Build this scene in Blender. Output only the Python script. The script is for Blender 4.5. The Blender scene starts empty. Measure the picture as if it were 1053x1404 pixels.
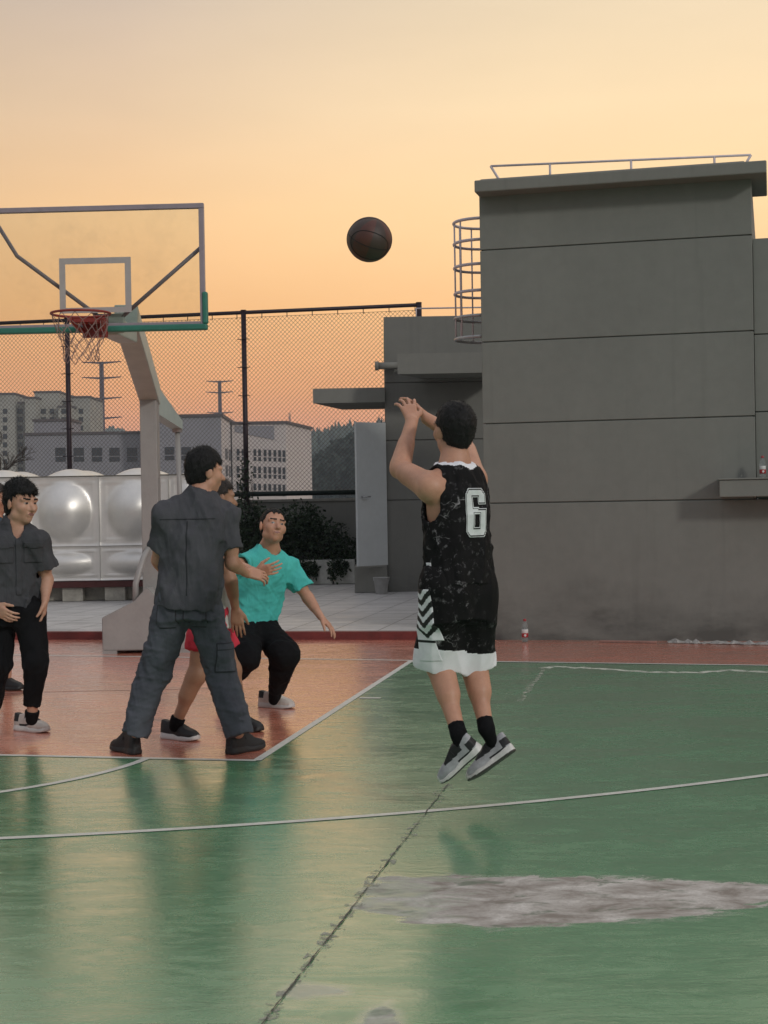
import bpy, bmesh, math, random
import numpy as np
from mathutils import Vector, Matrix
from mathutils.bvhtree import BVHTree

SC = bpy.context.scene
COL = SC.collection
rnd = random.Random(7)
V = Vector

# ------------------------------------------------------------------ camera
FPX, H0, PITCH, ROLL = 2100.0, 1.42, 0.0048, 0.0170
_F = V((0, math.cos(PITCH), -math.sin(PITCH)))
_U0 = V((0, math.sin(PITCH), math.cos(PITCH)))
_R0 = V((1, 0, 0))
_R = _R0 * math.cos(ROLL) - _U0 * math.sin(ROLL)
_U = _U0 * math.cos(ROLL) + _R0 * math.sin(ROLL)
CAMP = V((0, 0, H0))

def ray(px, py):
    return _F + _R * ((px - 526.5) / FPX) - _U * ((py - 702.0) / FPX)

def at(px, py, Y):
    """the place seen at photo pixel (px, py), Y metres from the camera"""
    d = ray(px, py)
    return CAMP + d * (Y / d.y)

def ground(px, py, z=0.0):
    d = ray(px, py)
    return CAMP + d * ((z - H0) / d.z)

cam_data = bpy.data.cameras.new("camera")
cam_data.sensor_fit = 'VERTICAL'
cam_data.sensor_height = 36.0
cam_data.lens = 36.0 * FPX / 1404.0
cam_data.clip_start = 0.05
cam_data.clip_end = 6000
cam = bpy.data.objects.new("camera", cam_data)
COL.objects.link(cam)
cam.matrix_world = Matrix(((_R.x, _U.x, -_F.x, CAMP.x), (_R.y, _U.y, -_F.y, CAMP.y),
                           (_R.z, _U.z, -_F.z, CAMP.z), (0, 0, 0, 1)))
SC.camera = cam

# ------------------------------------------------------------------ objects
def tag(o, label=None, cat=None, group=None, kind=None):
    if label: o['label'] = label
    if cat: o['category'] = cat
    if group: o['group'] = group
    if kind: o['kind'] = kind
    return o

def thing(name, label, cat, loc=(0, 0, 0), group=None):
    o = bpy.data.objects.new(name, None)
    o.empty_display_size = 0.2
    COL.objects.link(o)
    o.location = loc
    return tag(o, label, cat, group)

def link(name, me, mats, parent=None, base=None):
    o = bpy.data.objects.new(name, me)
    COL.objects.link(o)
    if mats is not None:
        for m in (mats if isinstance(mats, (list, tuple)) else [mats]):
            me.materials.append(m)
    if parent is not None:
        o.parent = parent
        b = root_of(parent).location
        me.transform(Matrix.Translation(-b))
    return o

def root_of(o):
    while o.parent is not None:
        o = o.parent
    return o

class MB:
    """collects shapes in world coordinates, build() makes ONE mesh object"""
    def __init__(s):
        s.bm = bmesh.new()
    def quad(s, *pts, mi=0):
        f = s.bm.faces.new([s.bm.verts.new(p) for p in pts]); f.material_index = mi
        return f
    def poly(s, pts, mi=0):
        f = s.bm.faces.new([s.bm.verts.new(p) for p in pts]); f.material_index = mi
        return f
    def prism(s, pts, vec, mi=0):
        """polygon pts extruded along vec"""
        vec = V(vec)
        a = [s.bm.verts.new(V(p)) for p in pts]
        b = [s.bm.verts.new(V(p) + vec) for p in pts]
        n = len(a)
        fs = [s.bm.faces.new(a[::-1]), s.bm.faces.new(b)]
        for i in range(n):
            fs.append(s.bm.faces.new((a[i], a[(i + 1) % n], b[(i + 1) % n], b[i])))
        for f in fs: f.material_index = mi
        return fs
    def box(s, c, size, rot=None, bevel=0.0, mi=0):
        m = Matrix.Translation(V(c)) @ (rot.to_4x4() if rot is not None else Matrix()) @ Matrix.Diagonal((*size, 1))
        r = bmesh.ops.create_cube(s.bm, size=1.0, matrix=m)
        if bevel > 0:
            es = list({e for v in r['verts'] for e in v.link_edges})
            bmesh.ops.bevel(s.bm, geom=es, offset=bevel, segments=2, affect='EDGES', profile=0.5)
        elif mi:
            for v in r['verts']:
                for f in v.link_faces: f.material_index = mi
    def beam(s, a, b, w, h, up=(0, 0, 1), bevel=0.0, mi=0):
        a, b = V(a), V(b)
        x = (b - a); L = x.length; x.normalize()
        y = V(up).cross(x).normalized(); z = x.cross(y)
        rot = Matrix((x, y, z)).transposed()
        s.box((a + b) / 2, (L, w, h), rot, bevel, mi)
    def tube(s, pts, r, n=8, closed=False, cap=True, mi=0):
        pts = [V(p) for p in pts]
        N = len(pts)
        rs = r if isinstance(r, (list, tuple)) else [r] * N
        rings = []
        prev = None
        for i, p in enumerate(pts):
            if closed:
                t = pts[(i + 1) % N] - pts[i - 1]
            else:
                t = pts[min(i + 1, N - 1)] - pts[max(i - 1, 0)]
            t.normalize()
            if prev is None:
                u = t.orthogonal().normalized()
            else:
                u = (prev - t * prev.dot(t)).normalized()
            prev = u
            v = t.cross(u)
            rings.append([s.bm.verts.new(p + (u * math.cos(2 * math.pi * k / n) + v * math.sin(2 * math.pi * k / n)) * rs[i]) for k in range(n)])
        fs = []
        for i in range(N if closed else N - 1):
            A, B = rings[i], rings[(i + 1) % N]
            for k in range(n):
                fs.append(s.bm.faces.new((A[k], A[(k + 1) % n], B[(k + 1) % n], B[k])))
        if cap and not closed:
            fs.append(s.bm.faces.new(rings[0][::-1])); fs.append(s.bm.faces.new(rings[-1]))
        for f in fs:
            f.smooth = n > 5
            f.material_index = mi
    def lathe(s, c, prof, n=24, mi=0):
        """profile [(r, z)] turned round the vertical through c"""
        c = V(c)
        rings = []
        for r, z in prof:
            rings.append([s.bm.verts.new(c + V((r * math.cos(2 * math.pi * k / n), r * math.sin(2 * math.pi * k / n), z))) for k in range(n)])
        for A, B in zip(rings, rings[1:]):
            for k in range(n):
                f = s.bm.faces.new((A[k], A[(k + 1) % n], B[(k + 1) % n], B[k])); f.smooth = True; f.material_index = mi
        s.bm.faces.new(rings[0][::-1]).material_index = mi
        s.bm.faces.new(rings[-1]).material_index = mi
    def build(s, name, mats, parent=None, norm=True):
        if norm:
            bmesh.ops.recalc_face_normals(s.bm, faces=s.bm.faces)
        me = bpy.data.meshes.new(name)
        s.bm.to_mesh(me); s.bm.free()
        return link(name, me, mats, parent)

# ------------------------------------------------------------------ materials
def srgb(r, g, b):
    f = lambda c: (c / 255 / 12.92) if c / 255 <= .04045 else ((c / 255 + .055) / 1.055) ** 2.4
    return (f(r), f(g), f(b))

class NT:
    def __init__(s, tree):
        s.t = tree; s.n = tree.nodes; s.l = tree.links
    def new(s, typ, **kw):
        nd = s.n.new(typ)
        for k, v in kw.items():
            if k.startswith('_'):
                setattr(nd, k[1:], v)
            else:
                s.set(nd, k, v)
        return nd
    def set(s, nd, key, v):
        inp = nd.inputs[int(key[1:])] if key[0] == 'i' and key[1:].isdigit() else nd.inputs[key.replace('_', ' ')]
        if hasattr(v, 'links') or isinstance(v, bpy.types.NodeSocket):
            s.l.new(v, inp)
        else:
            inp.default_value = v
    def math(s, op, a, b=None, c=None, clamp=False):
        nd = s.n.new('ShaderNodeMath'); nd.operation = op; nd.use_clamp = clamp
        for i, v in enumerate((a, b, c)):
            if v is None: continue
            if isinstance(v, bpy.types.NodeSocket): s.l.new(v, nd.inputs[i])
            else: nd.inputs[i].default_value = v
        return nd.outputs[0]
    def mapr(s, v, a, b, c=0.0, d=1.0):
        nd = s.n.new('ShaderNodeMapRange'); nd.clamp = True
        s.l.new(v, nd.inputs[0])
        for i, x in enumerate((a, b, c, d)): nd.inputs[i + 1].default_value = x
        return nd.outputs[0]
    def mix(s, f, a, b, mode='MIX'):
        nd = s.n.new('ShaderNodeMix'); nd.data_type = 'RGBA'; nd.blend_type = mode
        for key, v in ((0, f), (6, a), (7, b)):
            if isinstance(v, bpy.types.NodeSocket): s.l.new(v, nd.inputs[key])
            else: nd.inputs[key].default_value = (*v, 1) if isinstance(v, tuple) and len(v) == 3 else v
        return nd.outputs[2]
    def noise(s, vec, scale, detail=4, rough=.55, dist=0.0):
        nd = s.n.new('ShaderNodeTexNoise')
        s.l.new(vec, nd.inputs['Vector'])
        nd.inputs['Scale'].default_value = scale; nd.inputs['Detail'].default_value = detail
        nd.inputs['Roughness'].default_value = rough; nd.inputs['Distortion'].default_value = dist
        return nd.outputs[0]
    def stretch(s, vec, sc, rot=(0, 0, 0)):
        nd = s.n.new('ShaderNodeMapping'); s.l.new(vec, nd.inputs[0])
        nd.inputs['Scale'].default_value = sc; nd.inputs['Rotation'].default_value = rot
        return nd.outputs[0]
    def bump(s, h, strength, dist=0.01, normal=None):
        nd = s.n.new('ShaderNodeBump'); s.l.new(h, nd.inputs['Height'])
        nd.inputs['Strength'].default_value = strength; nd.inputs['Distance'].default_value = dist
        if normal is not None: s.l.new(normal, nd.inputs['Normal'])
        return nd.outputs[0]

def new_mat(name):
    m = bpy.data.materials.new(name); m.use_nodes = True
    t = NT(m.node_tree)
    bsdf = m.node_tree.nodes['Principled BSDF']
    co = t.new('ShaderNodeTexCoord').outputs['Object']
    return m, t, bsdf, co

def pmat(name, col, rough=.6, var=.2, scale=6.0, bump=.15, bscale=60.0, bdist=.004, metal=0.0, spec=.5, rvar=.1, sheen=0, sc=(1, 1, 1)):
    """plain surface with two scales of tone variation, roughness variation and a fine bump"""
    m, t, b, co = new_mat(name)
    cs = t.stretch(co, sc) if sc != (1, 1, 1) else co
    n1 = t.noise(cs, scale, 5, .6); n2 = t.noise(cs, scale * 7, 3, .6)
    f = t.math('ADD', t.math('MULTIPLY', n1, .65), t.math('MULTIPLY', n2, .35))
    f = t.mapr(f, .3, .7)
    lo = tuple(c * (1 - var) for c in col); hi = tuple(min(1, c * (1 + var)) for c in col)
    t.set(b, 'Base Color', t.mix(f, lo, hi))
    t.set(b, 'Roughness', t.mapr(n2, .3, .7, max(0.02, rough - rvar), min(1, rough + rvar)))
    b.inputs['Metallic'].default_value = metal
    b.inputs['Specular IOR Level'].default_value = spec
    if sheen:
        b.inputs['Sheen Weight'].default_value = sheen
    if bump:
        t.set(b, 'Normal', t.bump(t.noise(cs, bscale, 4, .6), bump, bdist))
    return m

def cloth(name, col, var=.25, rough=.85, wscale=14.0, bump=.5):
    """woven cloth: soft creases in the bump, worn tone variation"""
    m, t, b, co = new_mat(name)
    n1 = t.noise(co, 5, 4, .6); n2 = t.noise(t.stretch(co, (1, 1, .35)), wscale, 4, .6, .8)
    w = t.noise(co, 260, 2, .5)
    f = t.mapr(t.math('ADD', t.math('MULTIPLY', n1, .5), t.math('ADD', t.math('MULTIPLY', n2, .3), t.math('MULTIPLY', w, .2))), .32, .68)
    t.set(b, 'Base Color', t.mix(f, tuple(c * (1 - var) for c in col), tuple(c * (1 + var) for c in col)))
    b.inputs['Roughness'].default_value = rough
    b.inputs['Specular IOR Level'].default_value = .12
    nb = t.bump(n2, bump, .02)
    t.set(b, 'Normal', t.bump(w, .12, .002, nb))
    return m

# ------------------------------------------------------------------ distance-field modelling
class Field:
    def __init__(s, lo, hi, res):
        lo = np.array(lo, float); hi = np.array(hi, float)
        s.res = res; s.lo = lo
        n = np.ceil((hi - lo) / res).astype(int) + 1
        s.ax = [lo[i] + res * np.arange(n[i]) for i in range(3)]
        s.D = np.full(n, 0.25, np.float32)
    def block(s, lo, hi):
        sl = []
        for i in range(3):
            a = int(max(0, math.floor((lo[i] - s.lo[i]) / s.res)))
            b = int(min(len(s.ax[i]), math.ceil((hi[i] - s.lo[i]) / s.res) + 1))
            if b <= a: return None, None
            sl.append(slice(a, b))
        g = [s.ax[0][sl[0]][:, None, None], s.ax[1][sl[1]][None, :, None], s.ax[2][sl[2]][None, None, :]]
        return tuple(sl), g
    def _apply(s, prim, k, sub, margin=.05):
        fn, lo, hi = prim
        m = k + margin
        sl, g = s.block([c - m for c in lo], [c + m for c in hi])
        if sl is None: return
        d = fn(*g)
        if sub: d = -d
        d = np.broadcast_to(d, s.D[sl].shape).astype(np.float32)
        a = s.D[sl]
        if sub:
            if k > 0:
                h = np.clip(.5 - .5 * (a - d) / k, 0, 1)
                s.D[sl] = a * (1 - h) + d * h + k * h * (1 - h)
            else:
                s.D[sl] = np.maximum(a, d)
        else:
            if k > 0:
                h = np.clip(.5 + .5 * (a - d) / k, 0, 1)
                s.D[sl] = a * (1 - h) + d * h - k * h * (1 - h)
            else:
                s.D[sl] = np.minimum(a, d)
    def add(s, prim, k=0.0): s._apply(prim, k, False)
    def sub(s, prim, k=0.0): s._apply(prim, k, True)
    def grid(s):
        return s.ax[0][:, None, None], s.ax[1][None, :, None], s.ax[2][None, None, :]
    def cut(s, p0, n):
        """removes the side of the plane that n points to"""
        X, Y, Z = s.grid()
        s.D = np.maximum(s.D, ((X - p0[0]) * n[0] + (Y - p0[1]) * n[1] + (Z - p0[2]) * n[2]).astype(np.float32))
    def mesh(s):
        """surface nets"""
        D = s.D
        ins = D < 0
        c = ins[:-1, :-1, :-1].astype(np.int8)
        tot = np.zeros_like(c)
        for i in (0, 1):
            for j in (0, 1):
                for k in (0, 1):
                    tot += ins[i:D.shape[0] - 1 + i, j:D.shape[1] - 1 + j, k:D.shape[2] - 1 + k]
        act = (tot > 0) & (tot < 8)
        I, J, K = np.nonzero(act)
        idx = np.full(act.shape, -1, np.int64)
        idx[I, J, K] = np.arange(len(I))
        vals = {}
        for i in (0, 1):
            for j in (0, 1):
                for k in (0, 1):
                    vals[i, j, k] = D[I + i, J + j, K + k]
        acc = np.zeros((len(I), 3)); cnt = np.zeros(len(I))
        corners = list(vals)
        for a in corners:
            for ax in range(3):
                if a[ax]: continue
                b = list(a); b[ax] = 1; b = tuple(b)
                va, vb = vals[a], vals[b]
                m = (va < 0) != (vb < 0)
                t = np.where(m, va / np.where(m, va - vb, 1), 0)
                p = np.array(a, float)[None, :].repeat(len(I), 0)
                p[:, ax] += t
                acc[m] += p[m]; cnt[m] += 1
        pos = s.lo[None, :] + s.res * (np.stack([I, J, K], 1) + acc / cnt[:, None])
        quads = []
        for ax in range(3):
            o1, o2 = [(1, 2), (2, 0), (0, 1)][ax]
            sa = [slice(None)] * 3; sb = [slice(None)] * 3
            sa[ax] = slice(0, -1); sb[ax] = slice(1, None)
            A, B = ins[tuple(sa)], ins[tuple(sb)]
            ch = A != B
            e = list(np.nonzero(ch))
            ok = (e[o1] > 0) & (e[o2] > 0) & (e[o1] < D.shape[o1] - 1) & (e[o2] < D.shape[o2] - 1)
            e = [q[ok] for q in e]
            flip = B[tuple(e)]
            def cell(d1, d2):
                q = [x.copy() for x in e]
                q[o1] = q[o1] - d1; q[o2] = q[o2] - d2
                return idx[tuple(q)]
            q = np.stack([cell(1, 1), cell(0, 1), cell(0, 0), cell(1, 0)], 1)
            q[flip] = q[flip][:, ::-1]
            quads.append(q)
        return pos, np.concatenate(quads, 0)

def mesh_from(name, pos, quads, smooth=True):
    me = bpy.data.meshes.new(name)
    me.vertices.add(len(pos)); me.vertices.foreach_set('co', np.asarray(pos, np.float32).ravel())
    me.loops.add(quads.size); me.loops.foreach_set('vertex_index', quads.astype(np.int32).ravel())
    me.polygons.add(len(quads))
    me.polygons.foreach_set('loop_start', np.arange(0, quads.size, 4, dtype=np.int32))
    me.update(calc_edges=True); me.validate()
    if smooth:
        me.polygons.foreach_set('use_smooth', np.ones(len(me.polygons), bool))
    return me

def smooth_verts(pos, quads, it=1, lam=.5):
    for _ in range(it):
        acc = np.zeros_like(pos); cnt = np.zeros(len(pos))
        for k in range(4):
            a, b = quads[:, k], quads[:, (k + 1) % 4]
            np.add.at(acc, a, pos[b]); np.add.at(cnt, a, 1)
            np.add.at(acc, b, pos[a]); np.add.at(cnt, b, 1)
        pos = pos * (1 - lam) + lam * acc / np.maximum(cnt, 1)[:, None]
    return pos

def field_obj(name, F, mats, parent, paint=None, smooth=1):
    pos, quads = F.mesh()
    if smooth: pos = smooth_verts(pos, quads, smooth)
    me = mesh_from(name, pos, quads)
    if paint is not None:
        c = pos[quads].mean(1)
        me.polygons.foreach_set('material_index', paint(c).astype(np.int32))
    return link(name, me, mats, parent)

def A3(p): return np.array((p[0], p[1], p[2]), float)

def cone(a, b, ra, rb, flat=False):
    """tapered capsule; flat=True cuts it square at b"""
    a, b = A3(a), A3(b)
    r = max(ra, rb)
    lo = np.minimum(a, b) - r; hi = np.maximum(a, b) + r
    w = b - a; L2 = max(1e-9, (w * w).sum()); L = math.sqrt(L2)
    def fn(X, Y, Z):
        dx, dy, dz = X - a[0], Y - a[1], Z - a[2]
        t0 = (dx * w[0] + dy * w[1] + dz * w[2]) / L2
        t = np.maximum(t0, 0) if flat else np.clip(t0, 0, 1)
        d = np.sqrt((dx - t * w[0]) ** 2 + (dy - t * w[1]) ** 2 + (dz - t * w[2]) ** 2) - (ra + np.minimum(t, 1.3) * (rb - ra))
        return np.maximum(d, (t0 - 1) * L) if flat else d
    return fn, lo, hi

def ball(c, r): return cone(c, A3(c) + (0, 0, 1e-4), r, r)

def ell(c, ax, rad):
    """ellipsoid, ax = three unit axes"""
    c = A3(c); M = np.array([A3(v) for v in ax]); rad = np.array(rad, float)
    R = rad.max()
    def fn(X, Y, Z):
        dx, dy, dz = X - c[0], Y - c[1], Z - c[2]
        q = [(dx * M[i, 0] + dy * M[i, 1] + dz * M[i, 2]) for i in range(3)]
        k0 = np.sqrt(sum((q[i] / rad[i]) ** 2 for i in range(3)))
        k1 = np.sqrt(sum((q[i] / rad[i] ** 2) ** 2 for i in range(3)))
        return k0 * (k0 - 1) / np.maximum(k1, 1e-6)
    return fn, c - R, c + R

def loft(A, B, side, secs, infl=0.0, ext=0.0, p=2.3):
    """body section tube from A to B; secs = [(t, half width, half depth, forward shift)]"""
    A, B, side = A3(A), A3(B), A3(side)
    w = B - A; L = np.linalg.norm(w); w = w / L
    side = side - w * side.dot(w); side /= np.linalg.norm(side)
    fw = np.cross(w, side)
    ts = [q[0] for q in secs]; aa = [q[1] + infl for q in secs]; bb = [q[2] + infl for q in secs]
    sh = [q[3] if len(q) > 3 else 0 for q in secs]
    R = max(aa) + .02
    lo = np.minimum(A, B) - R; hi = np.maximum(A, B) + R
    def fn(X, Y, Z):
        dx, dy, dz = X - A[0], Y - A[1], Z - A[2]
        h = dx * w[0] + dy * w[1] + dz * w[2]
        u = dx * side[0] + dy * side[1] + dz * side[2]
        v = dx * fw[0] + dy * fw[1] + dz * fw[2]
        t = h / L
        a = np.interp(t, ts, aa); b = np.interp(t, ts, bb); v = v - np.interp(t, ts, sh)
        q = (np.abs(u / a) ** p + np.abs(v / b) ** p) ** (1 / p)
        d = (q - 1) * np.minimum(a, b)
        return np.maximum(d, np.maximum(-h - ext, h - L))
    return fn, lo - ext, hi + ext

def folds(F, seed, freq, amp, stretch=(1, 1, 1), band=.05):
    """cloth creases: moves the surface in and out along irregular ridges"""
    r = np.random.RandomState(seed)
    X, Y, Z = F.grid()
    i = np.nonzero(np.abs(F.D) < band)
    x = F.ax[0][i[0]] * stretch[0]; y = F.ax[1][i[1]] * stretch[1]; z = F.ax[2][i[2]] * stretch[2]
    s = np.zeros(len(x)); tot = 0
    for o in range(6):
        d = r.normal(size=3); d /= np.linalg.norm(d)
        e = r.normal(size=3); e /= np.linalg.norm(e)
        f = freq * (1.0 + .45 * o)
        ph = r.uniform(0, 6.28)
        warp = 1.4 * np.sin((x * e[0] + y * e[1] + z * e[2]) * f * .6 + ph * 2)
        s += (1 - 1.6 * np.abs(np.sin((x * d[0] + y * d[1] + z * d[2]) * f * .5 + ph + warp))) / (1 + .5 * o)
        tot += 1 / (1 + .5 * o)
    F.D[i] = F.D[i] - (amp * s / tot * 2).astype(np.float32)
# ------------------------------------------------------------------ people
UP = np.array((0, 0, 1.0))
def nrm(v):
    v = np.array(v, float); return v / np.linalg.norm(v)

def skin_mat(name, col):
    m, t, b, co = new_mat(name)
    n1 = t.noise(co, 9, 4, .6); n2 = t.noise(co, 70, 3, .6)
    f = t.mapr(t.math('ADD', t.math('MULTIPLY', n1, .7), t.math('MULTIPLY', n2, .3)), .3, .7)
    t.set(b, 'Base Color', t.mix(f, tuple(c * k for c, k in zip(col, (.82, .74, .70))), tuple(c * k for c, k in zip(col, (1.15, 1.12, 1.1)))))
    t.set(b, 'Roughness', t.mapr(n2, .3, .7, .42, .6))
    b.inputs['Subsurface Weight'].default_value = .12
    b.inputs['Subsurface Radius'].default_value = (.012, .005, .003)
    t.set(b, 'Normal', t.bump(n2, .15, .002))
    return m

M_HAIR = pmat('black_hair', (.006, .0055, .005), .6, .4, 30, .6, 110, .010, spec=.3, sc=(1, 1, .3))
M_HAIRB = pmat('brown_hair', (.022, .014, .010), .5, .4, 30, .8, 110, .012, sc=(1, 1, .3))
M_LIP = pmat('lip', (.27, .115, .095), .5, .1, 20, 0)
M_EYEW = pmat('eye_white', (.34, .27, .23), .8, .05, 20, 0)
M_EYE = pmat('eye_dark', (.02, .015, .012), .3, .1, 20, 0)

def head_prims(c, f, u, sc=1.0):
    """(primitive, blend) list and the head's frame"""
    f = nrm(f); u = nrm(np.array(u) - f * np.dot(u, f)); s = np.cross(f, u)
    c = A3(c)
    def q(side, fw, up): return c + (s * side + f * fw + u * up) * sc
    ax = (s, f, u)
    P = [(ell(q(0, -.012, .025), ax, np.array((.077, .098, .092)) * sc), 0),
         (ell(q(0, .028, -.035), ax, np.array((.061, .068, .083)) * sc), .03),
         (ball(q(0, .062, -.098), .022 * sc), .03)]
    for k in (-1, 1):
        P += [(ball(q(k * .045, .012, -.072), .024 * sc), .03),
              (cone(q(k * .052, .074, .02), q(k * .012, .088, .022), .012 * sc, .012 * sc), .015),
              (ball(q(k * .043, .062, -.03), .023 * sc), .025)]
    S = [(ball(q(k * .032, .104, -.001), .017 * sc), .012) for k in (-1, 1)]
    E = [(ball(q(k * .032, .077, -.001), .0135 * sc), .004) for k in (-1, 1)]
    E += [(cone(q(0, .090, -.002), q(0, .116, -.037), .0095 * sc, .0145 * sc), .012)]
    E += [(ball(q(k * .013, .098, -.04), .009 * sc), .008) for k in (-1, 1)]
    E += [(cone(q(-.018, .090, -.062), q(.018, .090, -.062), .008 * sc, .008 * sc), .010),
          (cone(q(-.014, .088, -.072), q(.014, .088, -.072), .009 * sc, .009 * sc), .008)]
    for k in (-1, 1):
        E.append((ell(q(k * .081, -.008, -.012), (nrm(s - .35 * k * f), f, u), np.array((.010, .021, .034)) * sc), .006))
    return P, S, E, (c, s, f, u, sc)

def add_head(F, fr):
    P, S, E, _ = fr
    for p, k in P: F.add(p, k)
    for p, k in S: F.sub(p, k)
    for p, k in E: F.add(p, k)

def head_paint(fr):
    c, s, f, u, sc = fr[3]
    def paint(x):
        d = (x - c) / sc
        a, b, h = d @ s, d @ f, d @ u
        m = np.zeros(len(x), int)
        near = (b < .135) & (np.abs(a) < .1) & (np.abs(h) < .14)
        brow = near & (np.abs(h - .021 - .10 * (np.abs(a) - .012)) < .0052) & (np.abs(a) > .012) & (np.abs(a) < .054) & (b > .05)
        eye = near & (np.abs(h + .001) < .0068 - 6 * (np.abs(a) - .032) ** 2 * 4) & (np.abs(np.abs(a) - .032) < .0145) & (b > .05)
        lip = near & (np.abs(h + .066) < .0085 - .22 * np.abs(a)) & (np.abs(a) < .022) & (b > .07)
        m[brow] = 1; m[eye] = 4; m[eye & (np.abs(np.abs(a) - .032) < .0078)] = 2; m[eye & (h > .0045)] = 2; m[lip] = 3
        return m
    return paint

def make_hair(parent, fr, mat, seed=1, thick=.014, res=.005, top=.0, fringe=.062, side=-.004, nape=-.075, mess=.003, strands=5000, slen=.016):
    c, s, f, u, sc = fr[3]
    def q(a, b, h): return c + (s * a + f * b + u * h) * sc
    F = Field(c - .17, c + .17, res)
    F.add(ell(q(0, -.014, .027 + top / 2), (s, f, u), np.array((.077 + thick, .098 + thick, .092 + thick + top)) * sc))
    F.add(ell(q(0, -.045, -.035), (s, f, u), np.array((.062, .058 + thick * .5, .06)) * sc), .03)
    X, Y, Z = F.grid()
    d = [X - c[0], Y - c[1], Z - c[2]]
    a = sum(d[i] * s[i] for i in range(3)) / sc; b = sum(d[i] * f[i] for i in range(3)) / sc; h = sum(d[i] * u[i] for i in range(3)) / sc
    r = np.random.RandomState(seed)
    # face opening, ear opening, nape
    wob = .006 * np.sin(a * 190 + seed) + .004 * np.sin(a * 410 + 2 * seed)
    r1 = np.maximum(.050 - .25 * np.abs(a) - b, h - fringe - wob)
    r2 = np.maximum(-.022 + wob - b, h - side)
    r3 = h - nape - wob
    r4 = np.maximum(.012 - b, h - .03 + wob)
    for R in (r1, r2, r3, r4):
        F.D = np.maximum(F.D, -R.astype(np.float32) * sc)
    folds(F, seed, 42, mess * sc, band=.03)
    folds(F, seed, 90, .003 * sc, band=.02)
    folds(F, seed + 5, 190, .0016 * sc, band=.02)
    pos, quads = F.mesh()
    # short strands standing off the mass so that its outline is not smooth
    nv = len(pos); e1 = pos[quads[:, 1]] - pos[quads[:, 0]]; e2 = pos[quads[:, 3]] - pos[quads[:, 0]]
    fn = np.cross(e1, e2); fn /= np.maximum(np.linalg.norm(fn, axis=1), 1e-12)[:, None]
    ctr = pos[quads].mean(1)
    if ((ctr - c) * fn).sum() < 0: fn = -fn
    sel = r.randint(0, len(quads), strands)
    p0 = ctr[sel] - fn[sel] * .002
    flow = -u * .8 + f * .45; flow = flow[None] - fn[sel] * (fn[sel] @ flow)[:, None]
    d = fn[sel] * r.uniform(.15, .6, (strands, 1)) + flow * .7 + r.normal(size=(strands, 3)) * .28
    d /= np.linalg.norm(d, axis=1)[:, None]
    wv = np.cross(d, fn[sel]); wv /= np.maximum(np.linalg.norm(wv, axis=1), 1e-9)[:, None]
    Ls = r.uniform(.5, 1.1, (strands, 1)) * slen * sc
    A0, B0 = p0 - wv * .0011, p0 + wv * .0011
    C0, D0 = p0 + d * Ls + wv * .0004, p0 + d * Ls - wv * .0004
    allp = np.concatenate([pos, np.stack([A0, B0, C0, D0], 1).reshape(-1, 3)])
    q2 = nv + np.arange(strands * 4).reshape(-1, 4)
    return link('hair', mesh_from('hair', allp, np.concatenate([quads, q2])), mat, parent)

def hand_prims(w, d, n, side, curl=.35, spread=.12, sc=1.0, curls=None, thumb=.6):
    """w wrist, d direction of the palm, n palm-side normal, side = towards the thumb"""
    w = A3(w); d = nrm(d); side = nrm(np.array(side) - d * np.dot(side, d))
    n0 = np.cross(d, side); n = n0 if np.dot(n0, n) > 0 else -n0
    out = []
    L = [(.042, .027, .021), (.047, .030, .023), (.043, .028, .022), (.034, .021, .019)]
    for i in range(4):
        off = (.030 - .0195 * i) * sc
        kn = w + d * (.088 - .004 * abs(i - 1) - (.006 if i == 3 else 0)) * sc + side * off
        out.append((cone(w + d * .012 * sc + side * off * .55, kn, .0145 * sc, .0125 * sc), .012))
        a = (curls[i] if curls else curl)
        ang = spread * (1.5 - i) * .55
        dd = nrm(d * math.cos(ang) + side * math.sin(ang))
        p = kn; th = a * .6
        for j, l in enumerate(L[i]):
            v = dd * math.cos(th) + n * math.sin(th)
            q = p + v * l * sc
            out.append((cone(p, q, (.0092 - .0008 * j) * sc, (.0086 - .0009 * j) * sc), .004))
            p = q; th += a
    t0 = w + d * .022 * sc + side * .024 * sc
    v1 = nrm(d * .75 + side * thumb + n * .25); v2 = nrm(d * .95 + side * thumb * .45 + n * .35)
    t1 = t0 + v1 * .040 * sc; t2 = t1 + v2 * .032 * sc; t3 = t2 + nrm(v2 + n * .25) * .026 * sc
    out += [(cone(t0, t1, .0165 * sc, .0125 * sc), .012), (cone(t1, t2, .0115 * sc, .010 * sc), .004), (cone(t2, t3, .0098 * sc, .0082 * sc), .004)]
    return out

def lerp(a, b, t): return A3(a) * (1 - t) + A3(b) * t

def bounds(pts, m):
    P = np.array([A3(p) for p in pts])
    return P.min(0) - m, P.max(0) + m

def arm_prims(sh, el, wr, k=1.0):
    return [(ball(sh, .056 * k), .03), (cone(sh, el, .053 * k, .040 * k), .03),
            (cone(lerp(sh, el, .2), lerp(sh, el, .7), .052 * k, .046 * k), .02),
            (cone(el, wr, .040 * k, .027 * k), .02), (cone(lerp(el, wr, .12), lerp(el, wr, .5), .043 * k, .034 * k), .02)]

def leg_prims(hip, kn, an, back, k=1.0, ank=.033):
    c1 = lerp(kn, an, .12) + A3(back) * .012; c2 = lerp(kn, an, .45) + A3(back) * .014
    return [(cone(hip, kn, .084 * k, .056 * k), .03), (cone(kn, an, .053 * k, ank), .03),
            (cone(c1, c2, .053 * k, .046 * k), .03), (ball(kn, .056 * k), .03)]

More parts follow.
